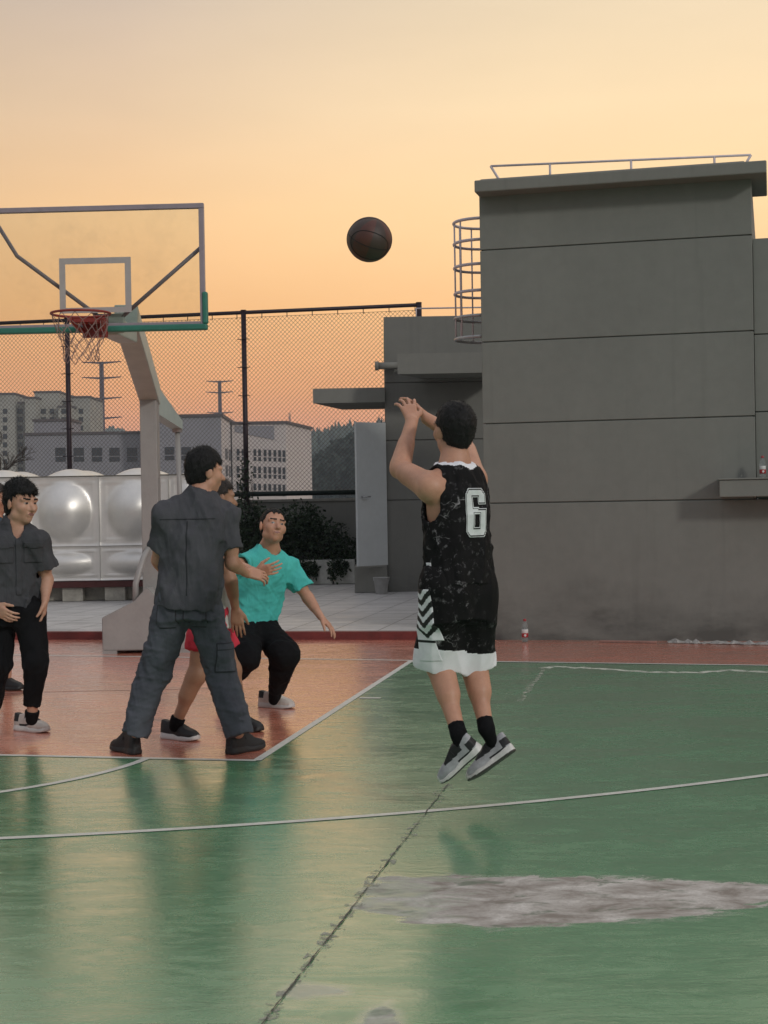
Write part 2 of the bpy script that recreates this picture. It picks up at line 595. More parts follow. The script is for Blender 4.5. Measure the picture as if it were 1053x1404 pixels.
# shoes are modelled once in a foot frame (heel at 0, toe along +x, sole on z = 0) and then set on each foot
def shoe_fields(L=.285, sole_h=.038, top=.116, boot=False, res=.0045, rocker=.012):
    xs = [-.006, 0, .03, .10, .17, .205, .24, .27, L - .004, L]
    ws = [.014, .028, .037, .032, .045, .049, .045, .035, .017, .004]
    hx = [0, .01, .05, .10, .14, .20, .25, L]
    hz = [top, top + .004, top - .006, top + (.02 if boot else .006), .104 + (.014 if boot else 0), .076, .062, .040]
    lo, hi = (-.03, -.075, -.015), (L + .03, .075, top + .05)
    def base(kind):
        F = Field(lo, hi, res)
        X, Y, Z = F.grid()
        w = np.interp(X, xs, ws); toe = rocker * np.clip((X - .19) / .1, 0, 1) ** 1.5
        h = np.interp(X, hx, hz)
        endc = np.maximum(-.004 - X, X - L)
        if kind == 'sole':
            side = np.abs(Y) - (w + .003 + .004 * np.cos((Z - .012) * 90))
            d = np.maximum(np.maximum(side, endc - .003), np.maximum(toe - Z, Z - toe - np.interp(X, [0, .06, .14, .20, .25, L], [sole_h + .012, sole_h + .006, sole_h - .004, sole_h - .010, sole_h - .012, sole_h - .008]) - .003 * np.sin(X * 70)))
        else:
            narrow = 1 - .42 * np.clip((Z - sole_h) / np.maximum(h - sole_h, .01), 0, 1) ** 1.8
            side = np.abs(Y) - w * narrow
            d = np.maximum(np.maximum(side, endc), np.maximum(toe + sole_h * .5 - Z, (Z - h - toe * .4) * .8))
        F.D = np.broadcast_to(d, F.D.shape).astype(np.float32).copy()
        pos, q = F.mesh()
        return smooth_verts(pos, q, 5), q
    return base('upper'), base('sole')

SHOE_LOW = shoe_fields()
SHOE_BOOT = shoe_fields(.300, .040, .135, True)

def foot_frame(heel, toe, up):
    x = nrm(A3(toe) - A3(heel)); z = nrm(np.array(up) - x * np.dot(up, x)); y = np.cross(z, x)
    return A3(heel), np.stack([x, y, z])

def make_shoe(parent, geo, heel, toe, up, m_upper, m_sole, m_lace, paint=None, sole_paint=None, scale=1.0):
    o, R = foot_frame(heel, toe, up)
    (pu, qu), (ps, qs) = geo
    W = lambda p: o + (p * scale) @ R
    me = mesh_from('shoe', W(pu), qu)
    mats = m_upper if isinstance(m_upper, list) else [m_upper]
    if paint is not None:
        me.polygons.foreach_set('material_index', paint(pu[qu].mean(1)).astype(np.int32))
    sh = link('shoe', me, mats, parent)
    me = mesh_from('sole', W(ps), qs)
    smats = m_sole if isinstance(m_sole, list) else [m_sole]
    if sole_paint is not None:
        me.polygons.foreach_set('material_index', sole_paint(ps[qs].mean(1)).astype(np.int32))
    link('sole', me, smats, sh)
    mb = MB()
    for i in range(5):
        x = .125 + .017 * i; z = .094 - .0075 * i - (i * .15) ** 2 * .01
        pts = [W(np.array((x + .006 * math.cos(a * 3), .026 * math.sin(a) , z - .014 * (1 - math.cos(a)) * 1.6))) for a in np.linspace(-1.2, 1.2, 7)]
        mb.tube(pts, .0032, 5)
    for k in (-1, 1):
        pts = [W(np.array((.128 - .018 * t, k * (.006 + .030 * t), .098 + .018 * math.sin(t * 3.1) - .02 * t))) for t in np.linspace(0, 1, 6)]
        mb.tube(pts, .0028, 5)
    mb.build('laces', m_lace, sh)
    return sh

SEC_BODY = [(-.15, .150, .105), (0, .160, .108), (.22, .140, .095), (.40, .135, .092), (.62, .155, .108), (.80, .160, .103), (.92, .120, .075), (1.0, .055, .055)]

def pixel_pts(spec, d0):
    J = {}
    for k, (x, y, dd) in spec.items():
        J[k] = A3(at(x, y, d0 + dd))
    return J

def check(name, J):
    for a, b in (('sh_a', 'el_a'), ('el_a', 'wr_a'), ('sh_b', 'el_b'), ('el_b', 'wr_b'), ('hip_a', 'kn_a'), ('kn_a', 'an_a'), ('hip_b', 'kn_b'), ('kn_b', 'an_b'), ('pel', 'neck'), ('sh_a', 'sh_b'), ('neck', 'head')):
        if a in J and b in J: print(name, a, b, round(float(np.linalg.norm(J[a] - J[b])), 3))

def make_body(root, J, F3, head_fr, skin, res=.006, arm_k=1.0, leg_k=1.0, hands=(), neck_r=.056, torso=1.0, legs=True):
    """one continuous skin surface: head, neck, trunk, arms with hands, legs"""
    pts = [v for v in J.values()]
    lo, hi = bounds(pts, .16)
    hi[2] += .02
    for w, d in [(h[0], h[1]) for h in hands]:
        e = A3(w) + nrm(d) * .2
        lo = np.minimum(lo, e - .05); hi = np.maximum(hi, e + .05)
    F = Field(lo, hi, res)
    side = np.cross(F3, UP)
    F.add(loft(J['pel'], J['neck'], side, [(t, a * torso, b * torso) for t, a, b in SEC_BODY], -.006))
    for k in 'ab':
        back = -nrm(np.array(F3) * (1, 1, 0))
        if 'hip_' + k in J:
            for p, kk in leg_prims(J['hip_' + k], J['kn_' + k], J['an_' + k], back, leg_k): F.add(p, kk)
        F.add(cone(lerp(J['neck'], J['pel'], .16), J['sh_' + k], .062, .052 * arm_k), .04)
        F.add(cone(lerp(J['neck'], J['head'], .2), lerp(J['neck'], J['sh_' + k], .6), .042, .038), .05)
        for p, kk in arm_prims(J['sh_' + k], J['el_' + k], J['wr_' + k], arm_k): F.add(p, kk)
    c, s, f, u, sc = head_fr[3]
    F.add(cone(J['neck'], c - f * .012 - u * .07, neck_r + .006, neck_r), .03)
    add_head(F, head_fr)
    for h in hands:
        for p, kk in hand_prims(*h[:4], **(h[4] if len(h) > 4 else {})): F.add(p, kk)
    b = field_obj('body', F, [skin, M_HAIR, M_EYE, M_LIP, M_EYEW], root, head_paint(head_fr), 1)
    return b

def shirt_field(J, F3, secs, infl, sl, arm_r, hem_ext, neck_hole=.068, res=.006, th=.017, seed=3, fold=(9, .010), neck_drop=.0, lo=None, hi=None, sleeve_flare=1.15, stretch=(1, 1, .6), front_v=0.0, trap=.16, drop=.03):
    """hollow shirt; sl = sleeve length as a share of the upper arm (0 = sleeveless)"""
    keys = ['pel', 'neck', 'sh_a', 'sh_b', 'el_a', 'el_b']
    lo, hi = bounds([J[k] for k in keys], .20); lo[2] -= max(0, hem_ext)
    side = np.cross(F3, UP)
    w = nrm(J['neck'] - J['pel'])
    def build(i, cut):
        F = Field(lo, hi, res)
        F.add(loft(J['pel'], J['neck'], side, secs, infl + i, hem_ext + (0 if cut else .05)))
        for k in 'ab':
            sh, el = J['sh_' + k], J['el_' + k]
            if sl > 0:
                F.add(cone(lerp(J['neck'], J['pel'], .15), sh, .062 + infl + i, .058 + infl * .6 + i), .05)
                F.add(cone(lerp(J['neck'], J['head'], trap), lerp(J['neck'], sh, .62), .045 + infl + i, .042 + infl + i), .05)
                e = lerp(sh, el, sl + (0 if cut else .12))
                F.add(cone(sh, e, .058 + infl * .7 + i, (arm_r + i) * (1 if cut else 1.02), True), .035)
            else:
                F.add(cone(lerp(J['neck'], J['pel'], .10), lerp(J['neck'], sh, .72), .055 + infl + i, .050 + infl * .5 + i), .05)
        return F
    A = build(0, True); B = build(-th, False)
    if fold:
        for G in (A, B):
            folds(G, seed, fold[0], fold[1], stretch)
            folds(G, seed + 50, fold[0] * 2.4, fold[1] * .40, (1.1, 1.1, stretch[2] * 1.3))
    nb, hd = J['neck'], J['head']
    A.D = np.maximum(A.D, -B.D)
    A.sub(cone(nb - nrm(hd - nb) * drop, lerp(nb, hd, 1.0), neck_hole, neck_hole * 1.15))
    if front_v:
        p = nb + np.array(F3) * .10
        A.sub(cone(p - UP * front_v, p + UP * .06, .012, .06))
    return A

def project(bvh, pts, d, off):
    out = []
    for p in pts:
        hit = bvh.ray_cast(V(p), V(d))
        out.append(hit[0] - V(d) * off if hit[0] is not None else None)
    return out

def decal(name, parent, target, o, u, v, d, w, h, fn, mats, cell=.004, off=.003):
    """small panel laid onto target: fn(a, b) gives a material slot or -1 (nothing); o centre, u/v axes, d inward"""
    root = root_of(parent)
    me = target.data
    bvh = BVHTree.FromPolygons([vv.co.copy() for vv in me.vertices], [list(p.vertices) for p in me.polygons])
    base = root.location
    o = A3(o) - A3(base); u = nrm(u); v = nrm(v); d = nrm(d)
    nx, ny = int(round(w / cell)), int(round(h / cell))
    vid = {}; verts = []; faces = []; mi = []
    def vert(i, j):
        if (i, j) not in vid:
            p = o + u * ((i / nx - .5) * w) + v * ((j / ny - .5) * h) - d * .4
            hit = bvh.ray_cast(V(p), V(d))
            if hit[0] is None: vid[i, j] = -1
            else:
                vid[i, j] = len(verts); verts.append(A3(hit[0]) - d * off)
        return vid[i, j]
    for i in range(nx):
        for j in range(ny):
            k = fn((i + .5) / nx - .5, (j + .5) / ny - .5)
            if k < 0: continue
            q = [vert(i, j), vert(i + 1, j), vert(i + 1, j + 1), vert(i, j + 1)]
            if min(q) < 0: continue
            P = [verts[z] for z in q]
            if max(np.linalg.norm(P[0] - P[2]), np.linalg.norm(P[1] - P[3])) > cell * 6: continue
            faces.append(q); mi.append(k)
    m2 = bpy.data.meshes.new(name)
    m2.from_pydata([tuple(p) for p in verts], [], faces)
    m2.update()
    for p, k in zip(m2.polygons, mi): p.material_index = k; p.use_smooth = True
    ob = bpy.data.objects.new(name, m2); COL.objects.link(ob)
    for m in mats: m2.materials.append(m)
    ob.parent = parent
    sol = ob.modifiers.new('thickness', 'SOLIDIFY'); sol.thickness = .002; sol.offset = -1
    return ob
SK_TAN = skin_mat('tan_skin', (.50, .275, .185))
SK_LIGHT = skin_mat('light_skin', (.54, .32, .225))
SK_BROWN = skin_mat('brown_skin', (.36, .20, .125))
M_SEAM = pmat('dark_seam', (.026, .027, .031), .9, .2, 20, 0)
M_BLACK = cloth('black_cloth', (.008, .008, .009), .4)
M_GREY = cloth('grey_work_cloth', (.074, .075, .083), .3, .85, 11)
M_GREYT = cloth('grey_trouser_cloth', (.082, .087, .102), .35, .85, 11)
M_DGREY = cloth('charcoal_shirt_cloth', (.062, .063, .068), .25)
M_TEAL = cloth('turquoise_cloth', (.078, .47, .43), .2, .8, 10, .4)
M_WHITE = cloth('white_cloth', (.78, .78, .80), .1)
M_VEST = cloth('pale_vest_cloth', (.55, .55, .52), .15)
M_REDC = cloth('red_short_cloth', (.55, .045, .07), .2)
M_BLUEG = cloth('blue_grey_cloth', (.07, .10, .125), .2)
M_SOCK = cloth('black_sock', (.007, .007, .008), .3, .9, 40, .3)
M_SHOEB = pmat('black_shoe', (.010, .010, .011), .6, .3, 20, .4, 140)
M_SOLEW = pmat('white_sole', (.55, .54, .52), .5, .12, 20, .15)
M_SOLEK = pmat('black_sole', (.012, .012, .012), .55, .2, 20, .2)
M_SHOEG = pmat('grey_knit_shoe', (.36, .365, .38), .7, .3, 25, .5, 160)
M_SOLEG = pmat('grey_white_sole', (.62, .61, .58), .5, .2, 22, .2)
M_SOLED = pmat('dark_outsole', (.05, .045, .042), .6, .3, 22, .4, 120)
M_SHOEC = pmat('cream_shoe', (.55, .50, .45), .6, .15, 20, .3, 140)
M_LACEK = pmat('black_lace', (.01, .01, .01), .7, .1, 20, 0)
M_LACEW = pmat('white_lace', (.6, .6, .6), .7, .1, 20, 0)
M_TRIM = pmat('white_trim', (.80, .80, .83), .7, .06, 20, 0)
M_SILVER = pmat('silver_print', (.62, .66, .65), .45, .12, 30, .1)
M_INK = pmat('black_print', (.008, .008, .009), .6, .1, 20, 0)

def marble_mat():
    m, t, b, co = new_mat('black_marble_print')
    w = t.noise(co, 4.5, 3, .55)
    warp = t.n.new('ShaderNodeVectorMath'); warp.operation = 'MULTIPLY_ADD'
    nz = t.n.new('ShaderNodeTexNoise'); nz.inputs['Scale'].default_value = 7; nz.inputs['Detail'].default_value = 4
    t.l.new(co, nz.inputs['Vector'])
    t.l.new(nz.outputs['Color'], warp.inputs[0]); warp.inputs[1].default_value = (.16, .16, .16); t.l.new(co, warp.inputs[2])
    vor = t.n.new('ShaderNodeTexVoronoi'); vor.feature = 'DISTANCE_TO_EDGE'; vor.inputs['Scale'].default_value = 10.0
    t.l.new(warp.outputs[0], vor.inputs['Vector'])
    line = t.mapr(vor.outputs['Distance'], .003, .022, 1, 0)
    patch = t.mapr(t.noise(co, 7.5, 4, .65), .53, .63)
    line = t.math('MULTIPLY', line, patch)
    fleck = t.math('MULTIPLY', t.mapr(t.noise(co, 30, 5, .7), .56, .72), t.mapr(w, .40, .60))
    f = t.math('MAXIMUM', t.math('MULTIPLY', line, .9), t.math('MULTIPLY', fleck, .55), clamp=True)
    t.set(b, 'Base Color', t.mix(f, (.0075, .0072, .0075), (.36, .35, .36)))
    b.inputs['Roughness'].default_value = .75
    b.inputs['Specular IOR Level'].default_value = .15
    t.set(b, 'Normal', t.bump(t.noise(t.stretch(co, (1, 1, .35)), 12, 4, .6, .8), .55, .02))
    return m
M_MARBLE = marble_mat()

def socks(root, J, keys, r=.042, a=.70, mat=None, ends=None):
    for k in keys:
        kn, an = J['kn_' + k], J['an_' + k]
        e = lerp(kn, an, 1.12) if ends is None else A3(ends[k])
        F = Field(*bounds([lerp(kn, an, a), an, e], .12), .005)
        F.add(cone(lerp(kn, an, a), an, r + .003, r - .003))
        F.add(cone(an, e, r, r - (.004 if ends is None else .012)), .02)
        F.cut(lerp(kn, an, a), nrm(kn - an))
        field_obj('sock', F, mat or M_SOCK, root)

def torso_secs(hem, waist, chest, shoulder, depth=1.0, hem_d=None):
    return [(-.30, hem, (hem_d or hem * .68) * depth), (0, hem, (hem_d or hem * .68) * depth), (.25, waist, waist * .70 * depth), (.60, chest, chest * .70 * depth),
            (.80, shoulder, shoulder * .66 * depth), (.93, shoulder * .72, shoulder * .50 * depth), (1.02, .055, .055)]

# ---------------------------------------------------------------- shooter in the black jersey
def shooter():
    d0 = 7.1
    J = pixel_pts(dict(pel=(629, 812, 0), neck=(624, 638, 0), head=(622, 588, .02), sh_a=(590, 668, -.09), el_a=(548, 643, .13), wr_a=(565, 577, .25),
                       sh_b=(648, 657, .10), el_b=(634, 604, .34), wr_b=(585, 574, .36),
                       hip_a=(608, 806, -.05), hip_b=(650, 806, .05), kn_a=(600, 905, .12), kn_b=(647, 905, .20), an_a=(629, 1007, -.08), an_b=(667, 999, .01)), d0)
    g = ground(650, 1112)
    root = thing('person', 'jumping shooter in black marbled sleeveless jersey number 6 with both arms raised', 'person', (float(J['pel'][0]), float(J['pel'][1]), 0))
    F3 = nrm((-.58, .81, 0)); Lf = nrm((-.81, -.58, 0))
    fr = head_prims(J['head'], (-.52, .84, .16), (-.02, -.1, 1), 1.0)
    ha = (J['wr_a'], nrm((-.06, .16, .24)), nrm((-.45, .75, -.3)), nrm((.95, .3, .1)), dict(curl=.36, spread=.40, thumb=.8))
    hb = (J['wr_b'], nrm((-.13, .14, .16)), nrm((-.6, .5, -.5)), nrm((-.1, -1, .3)), dict(curl=.34, spread=.25, thumb=.6))
    make_body(root, J, F3, fr, SK_TAN, .0055, 1.10, 1.12, (ha, hb), neck_r=.060)
    make_hair(root, fr, M_HAIR, 3, .014, .005, nape=-.098, side=-.006, mess=.0008, slen=.010)
    # jersey
    secs = [(-.35, .172, .126), (0, .168, .124), (.25, .160, .114), (.60, .160, .114), (.80, .150, .102), (.93, .115, .075), (1.03, .060, .055)]
    A = shirt_field(J, F3, secs, .014, 0, 0, -.035, .066, .0055, .016, 11, (22, .010))
    for k in 'ab':
        sgn = 1 if k == 'a' else -1
        sh = J['sh_' + k]
        A.sub(cone(sh + Lf * sgn * .02 + UP * .05, sh + Lf * sgn * .01 - UP * .10 , .072, .060), .0)
    nb, hd = J['neck'], J['head']
    ax = nrm(hd - nb)
    def paint(x):
        q = x - nb
        h = q @ ax; fl = q - np.outer(h, ax)
        r = np.linalg.norm(fl, axis=1)
        sd = nrm(np.cross(ax, F3)); fd = np.cross(sd, ax)
        az = np.arctan2(fl @ sd, fl @ fd); b = ((az + math.pi) / (2 * math.pi) * 48).astype(int) % 48
        m = np.zeros(len(x), int)
        rmin = np.full(48, 9.0)
        ok = (h > -.10) & (r < .16)
        np.minimum.at(rmin, b[ok], r[ok])
        top = np.full(48, -9.0); inner = ok & (r < rmin[b] + .014)
        np.maximum.at(top, b[inner], h[inner])
        top = np.maximum(top, -.06)
        top = (top + np.roll(top, 1) + np.roll(top, -1)) / 3
        e = np.sqrt(np.maximum(0, r - rmin[b]) ** 2 + np.maximum(0, top[b] - h) ** 2)
        m[ok & (e < .034)] = 1
        return m
    jersey = field_obj('jersey', A, [M_MARBLE, M_TRIM], root, paint)
    # the number on the back
    def six(a, b):
        X, Y = a * 2, b * 2          # -1..1
        def inside(X, Y, g):
            ax_, ay = abs(X), abs(Y)
            if ax_ > 1 - g * 1.6 or ay > 1 - g: return False
            if ax_ * .75 + ay > 1.52 - g * 1.5: return False
            # bowl of the six
            if -.60 - g < Y < -.06 + g and abs(X) < .26 + g * 1.2 : return False
            # mouth
            if .22 - g < Y < .62 + g and -.26 - g * 1.2 < X < .26 + g * 1.2: return False
            if .18 - g < Y < .34 + g * .8 and X > .2 - g: return False
            return True
        if inside(X, Y, .075): return 0
        if inside(X, Y, .035): return 1
        if inside(X, Y, 0): return 0
        return -1
    c = lerp(J['pel'], J['neck'], .64)
    o = A3(at(633, 703, d0)); 
    decal('number', jersey, jersey, o - F3 * .0, np.cross(F3, UP), UP, F3, .122, .225, six, [M_SILVER, M_INK], .003, .003)
    decal('hem_tag', jersey, jersey, lerp(J['pel'], J['neck'], .20) + F3 * .0, np.cross(-Lf, UP), UP, -Lf, .03, .05, lambda a, b: 0, [M_TRIM], .004, .003)
    # shorts
    def sfield(i, cut):
        pts = [J['pel'], J['hip_a'], J['hip_b'], J['kn_a'], J['kn_b']]
        lo, hi = bounds(pts, .22)
        F = Field(lo, hi, .0055)
        side = np.cross(F3, UP)
        F.add(loft(J['pel'] - UP * .09, J['pel'] + UP * .10, side, [(0, .138, .098), (1, .142, .104)], i, .03))
        for k in 'ab':
            h, n = J['hip_' + k], J['kn_' + k]
            e = lerp(h, n, 1.02 if cut else 1.15)
            F.add(cone(h, e, .099 + i, (.114 if cut else .117) + i, True), .085)
        return F
    A = sfield(0, True); B = sfield(-.012, False)
    for G in (A, B): folds(G, 23, 20, .010, (1, 1, .4))
    A.D = np.maximum(A.D, -B.D)
    zt = {}
    hemz = [lerp(J['hip_' + k], J['kn_' + k], 1.02)[2] for k in 'ab']
    def paint2(x):
        da = np.linalg.norm(x[:, :2] - J['kn_a'][:2], axis=1); db = np.linalg.norm(x[:, :2] - J['kn_b'][:2], axis=1)
        hz = np.where(da < db, hemz[0], hemz[1])
        return (x[:, 2] < hz + .058 + .012 * np.sin(x[:, 0] * 9)).astype(int)
    shorts = field_obj('shorts', A, [M_MARBLE, M_TRIM], root, paint2)
    def chev(a, b):
        t = (.5 - b)                      # 0 top .. 1 bottom
        w = .46
        x = (a) / w
        if abs(x) > 1: return -1
        if t > .70 and a > .22: return -1
        if t > .74: return 1
        if t > .70: return 0
        s = t * 9.2 + abs(x) * 1.5
        if s > 6.3: return 1
        return 1 if (s % 1.42) > .74 else 0
    mid = lerp(J['hip_a'], J['kn_a'], .52)
    Lc = nrm((-.62, -.79, 0))
    decal('side_panel', shorts, shorts, mid + UP * .01, np.cross(-Lc, UP), UP, -Lc, .155, .34, chev, [M_INK, M_TRIM], .004, .003)
    # knitted runners with dark outsole
    kn = {'a': J['kn_a'], 'b': J['kn_b']}
    def up_paint(c): 
        m = np.zeros(len(c), int)
        m[(c[:, 2] > .070 + .12 * np.maximum(0, .10 - c[:, 0])) & (c[:, 0] > .06) & (c[:, 0] < .19)] = 1
        m[(c[:, 0] > .262)] = 2
        m[(c[:, 0] < .035) & (c[:, 2] > .045) & (c[:, 2] < .085)] = 1
        m[(c[:, 2] < .045) & (c[:, 0] < .12) & (c[:, 0] > .02)] = 1
        return m
    def so_paint(c): return (c[:, 2] < .009 + .01 * np.clip((c[:, 0] - .2) / .08, 0, 1)).astype(int)
    ends = {}
    for heel, toe, k in (((661, 1028, -.10), (603, 1078, .0), 'a'), ((706, 1030, .02), (643, 1075, .06), 'b')):
        h = A3(at(heel[0], heel[1], d0 + heel[2])); t = A3(at(toe[0], toe[1], d0 + toe[2]))
        u = nrm((-.72, -.05, .70)) if k == 'a' else nrm((-.60, .30, .74))
        o, R = foot_frame(h, t, u)
        ends[k] = o + np.array((.070, 0, .078)) @ R
        make_shoe(root, SHOE_LOW, h, t, u, [M_SHOEG, M_SHOEB, M_SOLEG], [M_SOLEG, M_SOLED], M_LACEK, up_paint, so_paint, .92)
    socks(root, J, 'ab', .037, .86, ends=ends)
    check('shooter', J)
    return root

# ---------------------------------------------------------------- trousers helper
def trousers(root, J, F3, mat, r_hip=.105, r_kn=.085, r_cuff=.07, cuff=.97, seed=31, res=.006, fold=(20, .009), top=.10, name='trousers', w=.165, dep=.125, paint=None, mats=None):
    pts = [J[k] for k in ('pel', 'hip_a', 'hip_b', 'kn_a', 'kn_b', 'an_a', 'an_b')]
    F = Field(*bounds(pts, .19), res)
    side = np.cross(F3, UP)
    F.add(loft(J['pel'] - UP * .08, J['pel'] + UP * top, side, [(0, w, dep), (1, w - .018, dep - .02)], 0, .03))
    for k in 'ab':
        h, n, a = J['hip_' + k], J['kn_' + k], J['an_' + k]
        e = lerp(n, a, cuff)
        F.add(cone(h, n, r_hip, r_kn), .045)
        F.add(cone(n, e, r_kn, r_cuff, True), .03)
    folds(F, seed, fold[0], fold[1], (1, 1, .6))
    folds(F, seed + 1, fold[0] * 2.2, fold[1] * .4, (1, 1, 1.3))
    return field_obj(name, F, mats or mat, root, paint)

# ---------------------------------------------------------------- man in grey work clothes, back to us
def grey_man():
    d0 = 8.75
    J = pixel_pts(dict(pel=(256, 822, 0), neck=(272, 679, .02), head=(281, 646, .05), sh_a=(227, 708, -.03), el_a=(217, 768, .06), wr_a=(240, 800, .28),
                       sh_b=(312, 707, .05), el_b=(318, 772, .04), wr_b=(338, 786, .28),
                       hip_a=(237, 828, 0), hip_b=(280, 828, .02), kn_a=(212, 920, .06), kn_b=(302, 920, .10), an_a=(186, 1004, .02), an_b=(327, 1005, .02)), d0)
    root = thing('person', 'man in grey work shirt and trousers, legs apart, back to us', 'person', (float(J['pel'][0]), float(J['pel'][1]), 0))
    F3 = nrm((.22, .97, 0))
    fr = head_prims(J['head'], (.86, .50, -.06), (.05, 0, 1), 1.0)
    hb = (J['wr_b'], nrm((.16, .08, -.03)), nrm((0, .6, -1)), nrm((-.3, .6, .8)), dict(curl=.5, spread=.2))
    ha = (J['wr_a'], nrm((.2, .2, -.02)), nrm((.3, .3, -1)), nrm((0, .5, .5)), dict(curl=.6, spread=.1))
    make_body(root, J, F3, fr, SK_TAN, .006, .95, .9, (ha, hb), neck_r=.055)
    make_hair(root, fr, M_HAIR, 8, .015, .005, nape=-.080, top=.008, fringe=.05, mess=.003)
    secs = torso_secs(.172, .168, .180, .172, 1.0, .125)
    A = shirt_field(J, F3, secs, .016, .72, .078, .05, .062, .006, .017, 17, (20, .013), stretch=(1, 1, .45))
    shirt = field_obj('shirt', A, M_GREY, root)
    # collar round the neck
    F = Field(J['neck'] - .14, J['neck'] + .14, .005)
    ax = nrm(J['head'] - J['neck'])
    F.add(cone(J['neck'] - ax * .03, J['neck'] + ax * .032, .082, .068, True)); F.sub(cone(J['neck'] - ax * .08, J['neck'] + ax * .08, .070, .058))
    F.cut(J['neck'] - ax * .03, -ax)
    field_obj('collar', F, M_GREY, shirt)
    side = np.cross(F3, UP)
    c = lerp(J['pel'], J['neck'], .74)
    decal('yoke_seam', shirt, shirt, c + UP * .02, side, UP, F3, .30, .006, lambda a, b: 0, [M_SEAM], .006, .002)
    decal('back_pleat', shirt, shirt, c - UP * .20, side, UP, F3, .007, .42, lambda a, b: 0, [M_SEAM], .006, .002)
    tr = trousers(root, J, F3, M_GREYT, .112, .092, .080, 1.05, 41, fold=(19, .013))
    for k in (-1, 1):
        decal('back_pocket', tr, tr, J['pel'] + side * k * .082 - UP * .09, side, UP, F3, .125, .135, lambda a, b: (1 if max(abs(a), abs(b)) > .455 else 0) if abs(a) < .5 - max(0, -.3 - b) * .8 else -1, [M_GREYT, M_SEAM], .006, .0035)
    q = lerp(J['hip_b'], J['kn_b'], .78) + side * .03
    dv = nrm(F3 * .75 - side * .65)
    decal('cargo_pocket', tr, tr, q, np.cross(dv, UP), UP, dv, .13, .17, lambda a, b: 1 if max(abs(a), abs(b)) > .46 or abs(b - .28) < .02 else 0, [M_GREYT, M_SEAM], .006, .007)
    for (hx, hy, tx, ty) in ((188, 1035, 150, 1033), (314, 1035, 350, 1031)):
        h = A3(ground(hx, hy)); t = A3(ground(tx, ty))
        dirv = nrm((np.sign(tx - hx) * .60, .80, 0))
        make_shoe(root, SHOE_BOOT, h, h + dirv, UP, M_SHOEB, M_SOLEK, M_LACEK, scale=1.0)
    check('grey', J)
    return root

# ---------------------------------------------------------------- man behind him in red shorts
def red_man():
    d0 = 9.45
    J = pixel_pts(dict(pel=(288, 852, 0), neck=(298, 716, .05), head=(300, 681, .06), sh_a=(298, 738, -.16), el_a=(316, 795, -.22), wr_a=(323, 835, -.12),
                       sh_b=(308, 735, .20), el_b=(314, 790, .28), wr_b=(308, 838, .24),
                       hip_a=(282, 855, -.09), hip_b=(292, 855, .09), kn_a=(270, 925, -.10), kn_b=(318, 918, .16), an_a=(243, 988, -.08), an_b=(331, 982, .18)), d0)
    root = thing('person', 'man in red shorts and black shoes mostly hidden behind the man in grey work clothes', 'person', (float(J['pel'][0]), float(J['pel'][1]), 0))
    F3 = nrm((.92, .38, 0))
    fr = head_prims(J['head'], (.90, .42, -.1), (.1, 0, 1), .98)
    ha = (J['wr_a'], nrm((.02, .0, -.2)), nrm((.0, 1, 0)), nrm((1, 0, 0)), dict(curl=.3, spread=.1))
    hb = (J['wr_b'], nrm((.02, .0, -.2)), nrm((0, -1, 0)), nrm((1, 0, 0)), dict(curl=.3, spread=.1))
    make_body(root, J, F3, fr, SK_BROWN, .006, .92, .95, (ha, hb))
    make_hair(root, fr, M_HAIRB, 5, .010, .005)
    A = shirt_field(J, F3, torso_secs(.155, .150, .16, .15, 1.0), .012, .35, .066, .03, .07, .007, .018, 19, (22, .009))
    field_obj('vest', A, M_VEST, root)
    Jk = dict(J); 
    for k in 'ab':
        Jk['kn_' + k] = lerp(J['hip_' + k], J['kn_' + k], .3); Jk['an_' + k] = lerp(J['hip_' + k], J['kn_' + k], .54)
    trousers(root, Jk, F3, M_REDC, .098, .098, .098, 1.0, 47, .007, name='shorts')
    socks(root, J, 'ab', .041, .93)
    for (hx, hy, tx, ty) in ((224, 1012, 286, 1018), (312, 1000, 357, 1004)):
        h = A3(ground(hx, hy)); t = A3(ground(tx, ty))
        make_shoe(root, SHOE_LOW, h, t, UP, M_SHOEB, M_SOLEW if hx < 300 else M_SOLEK, M_LACEK, scale=1.0)
    check('red', J)
    return root

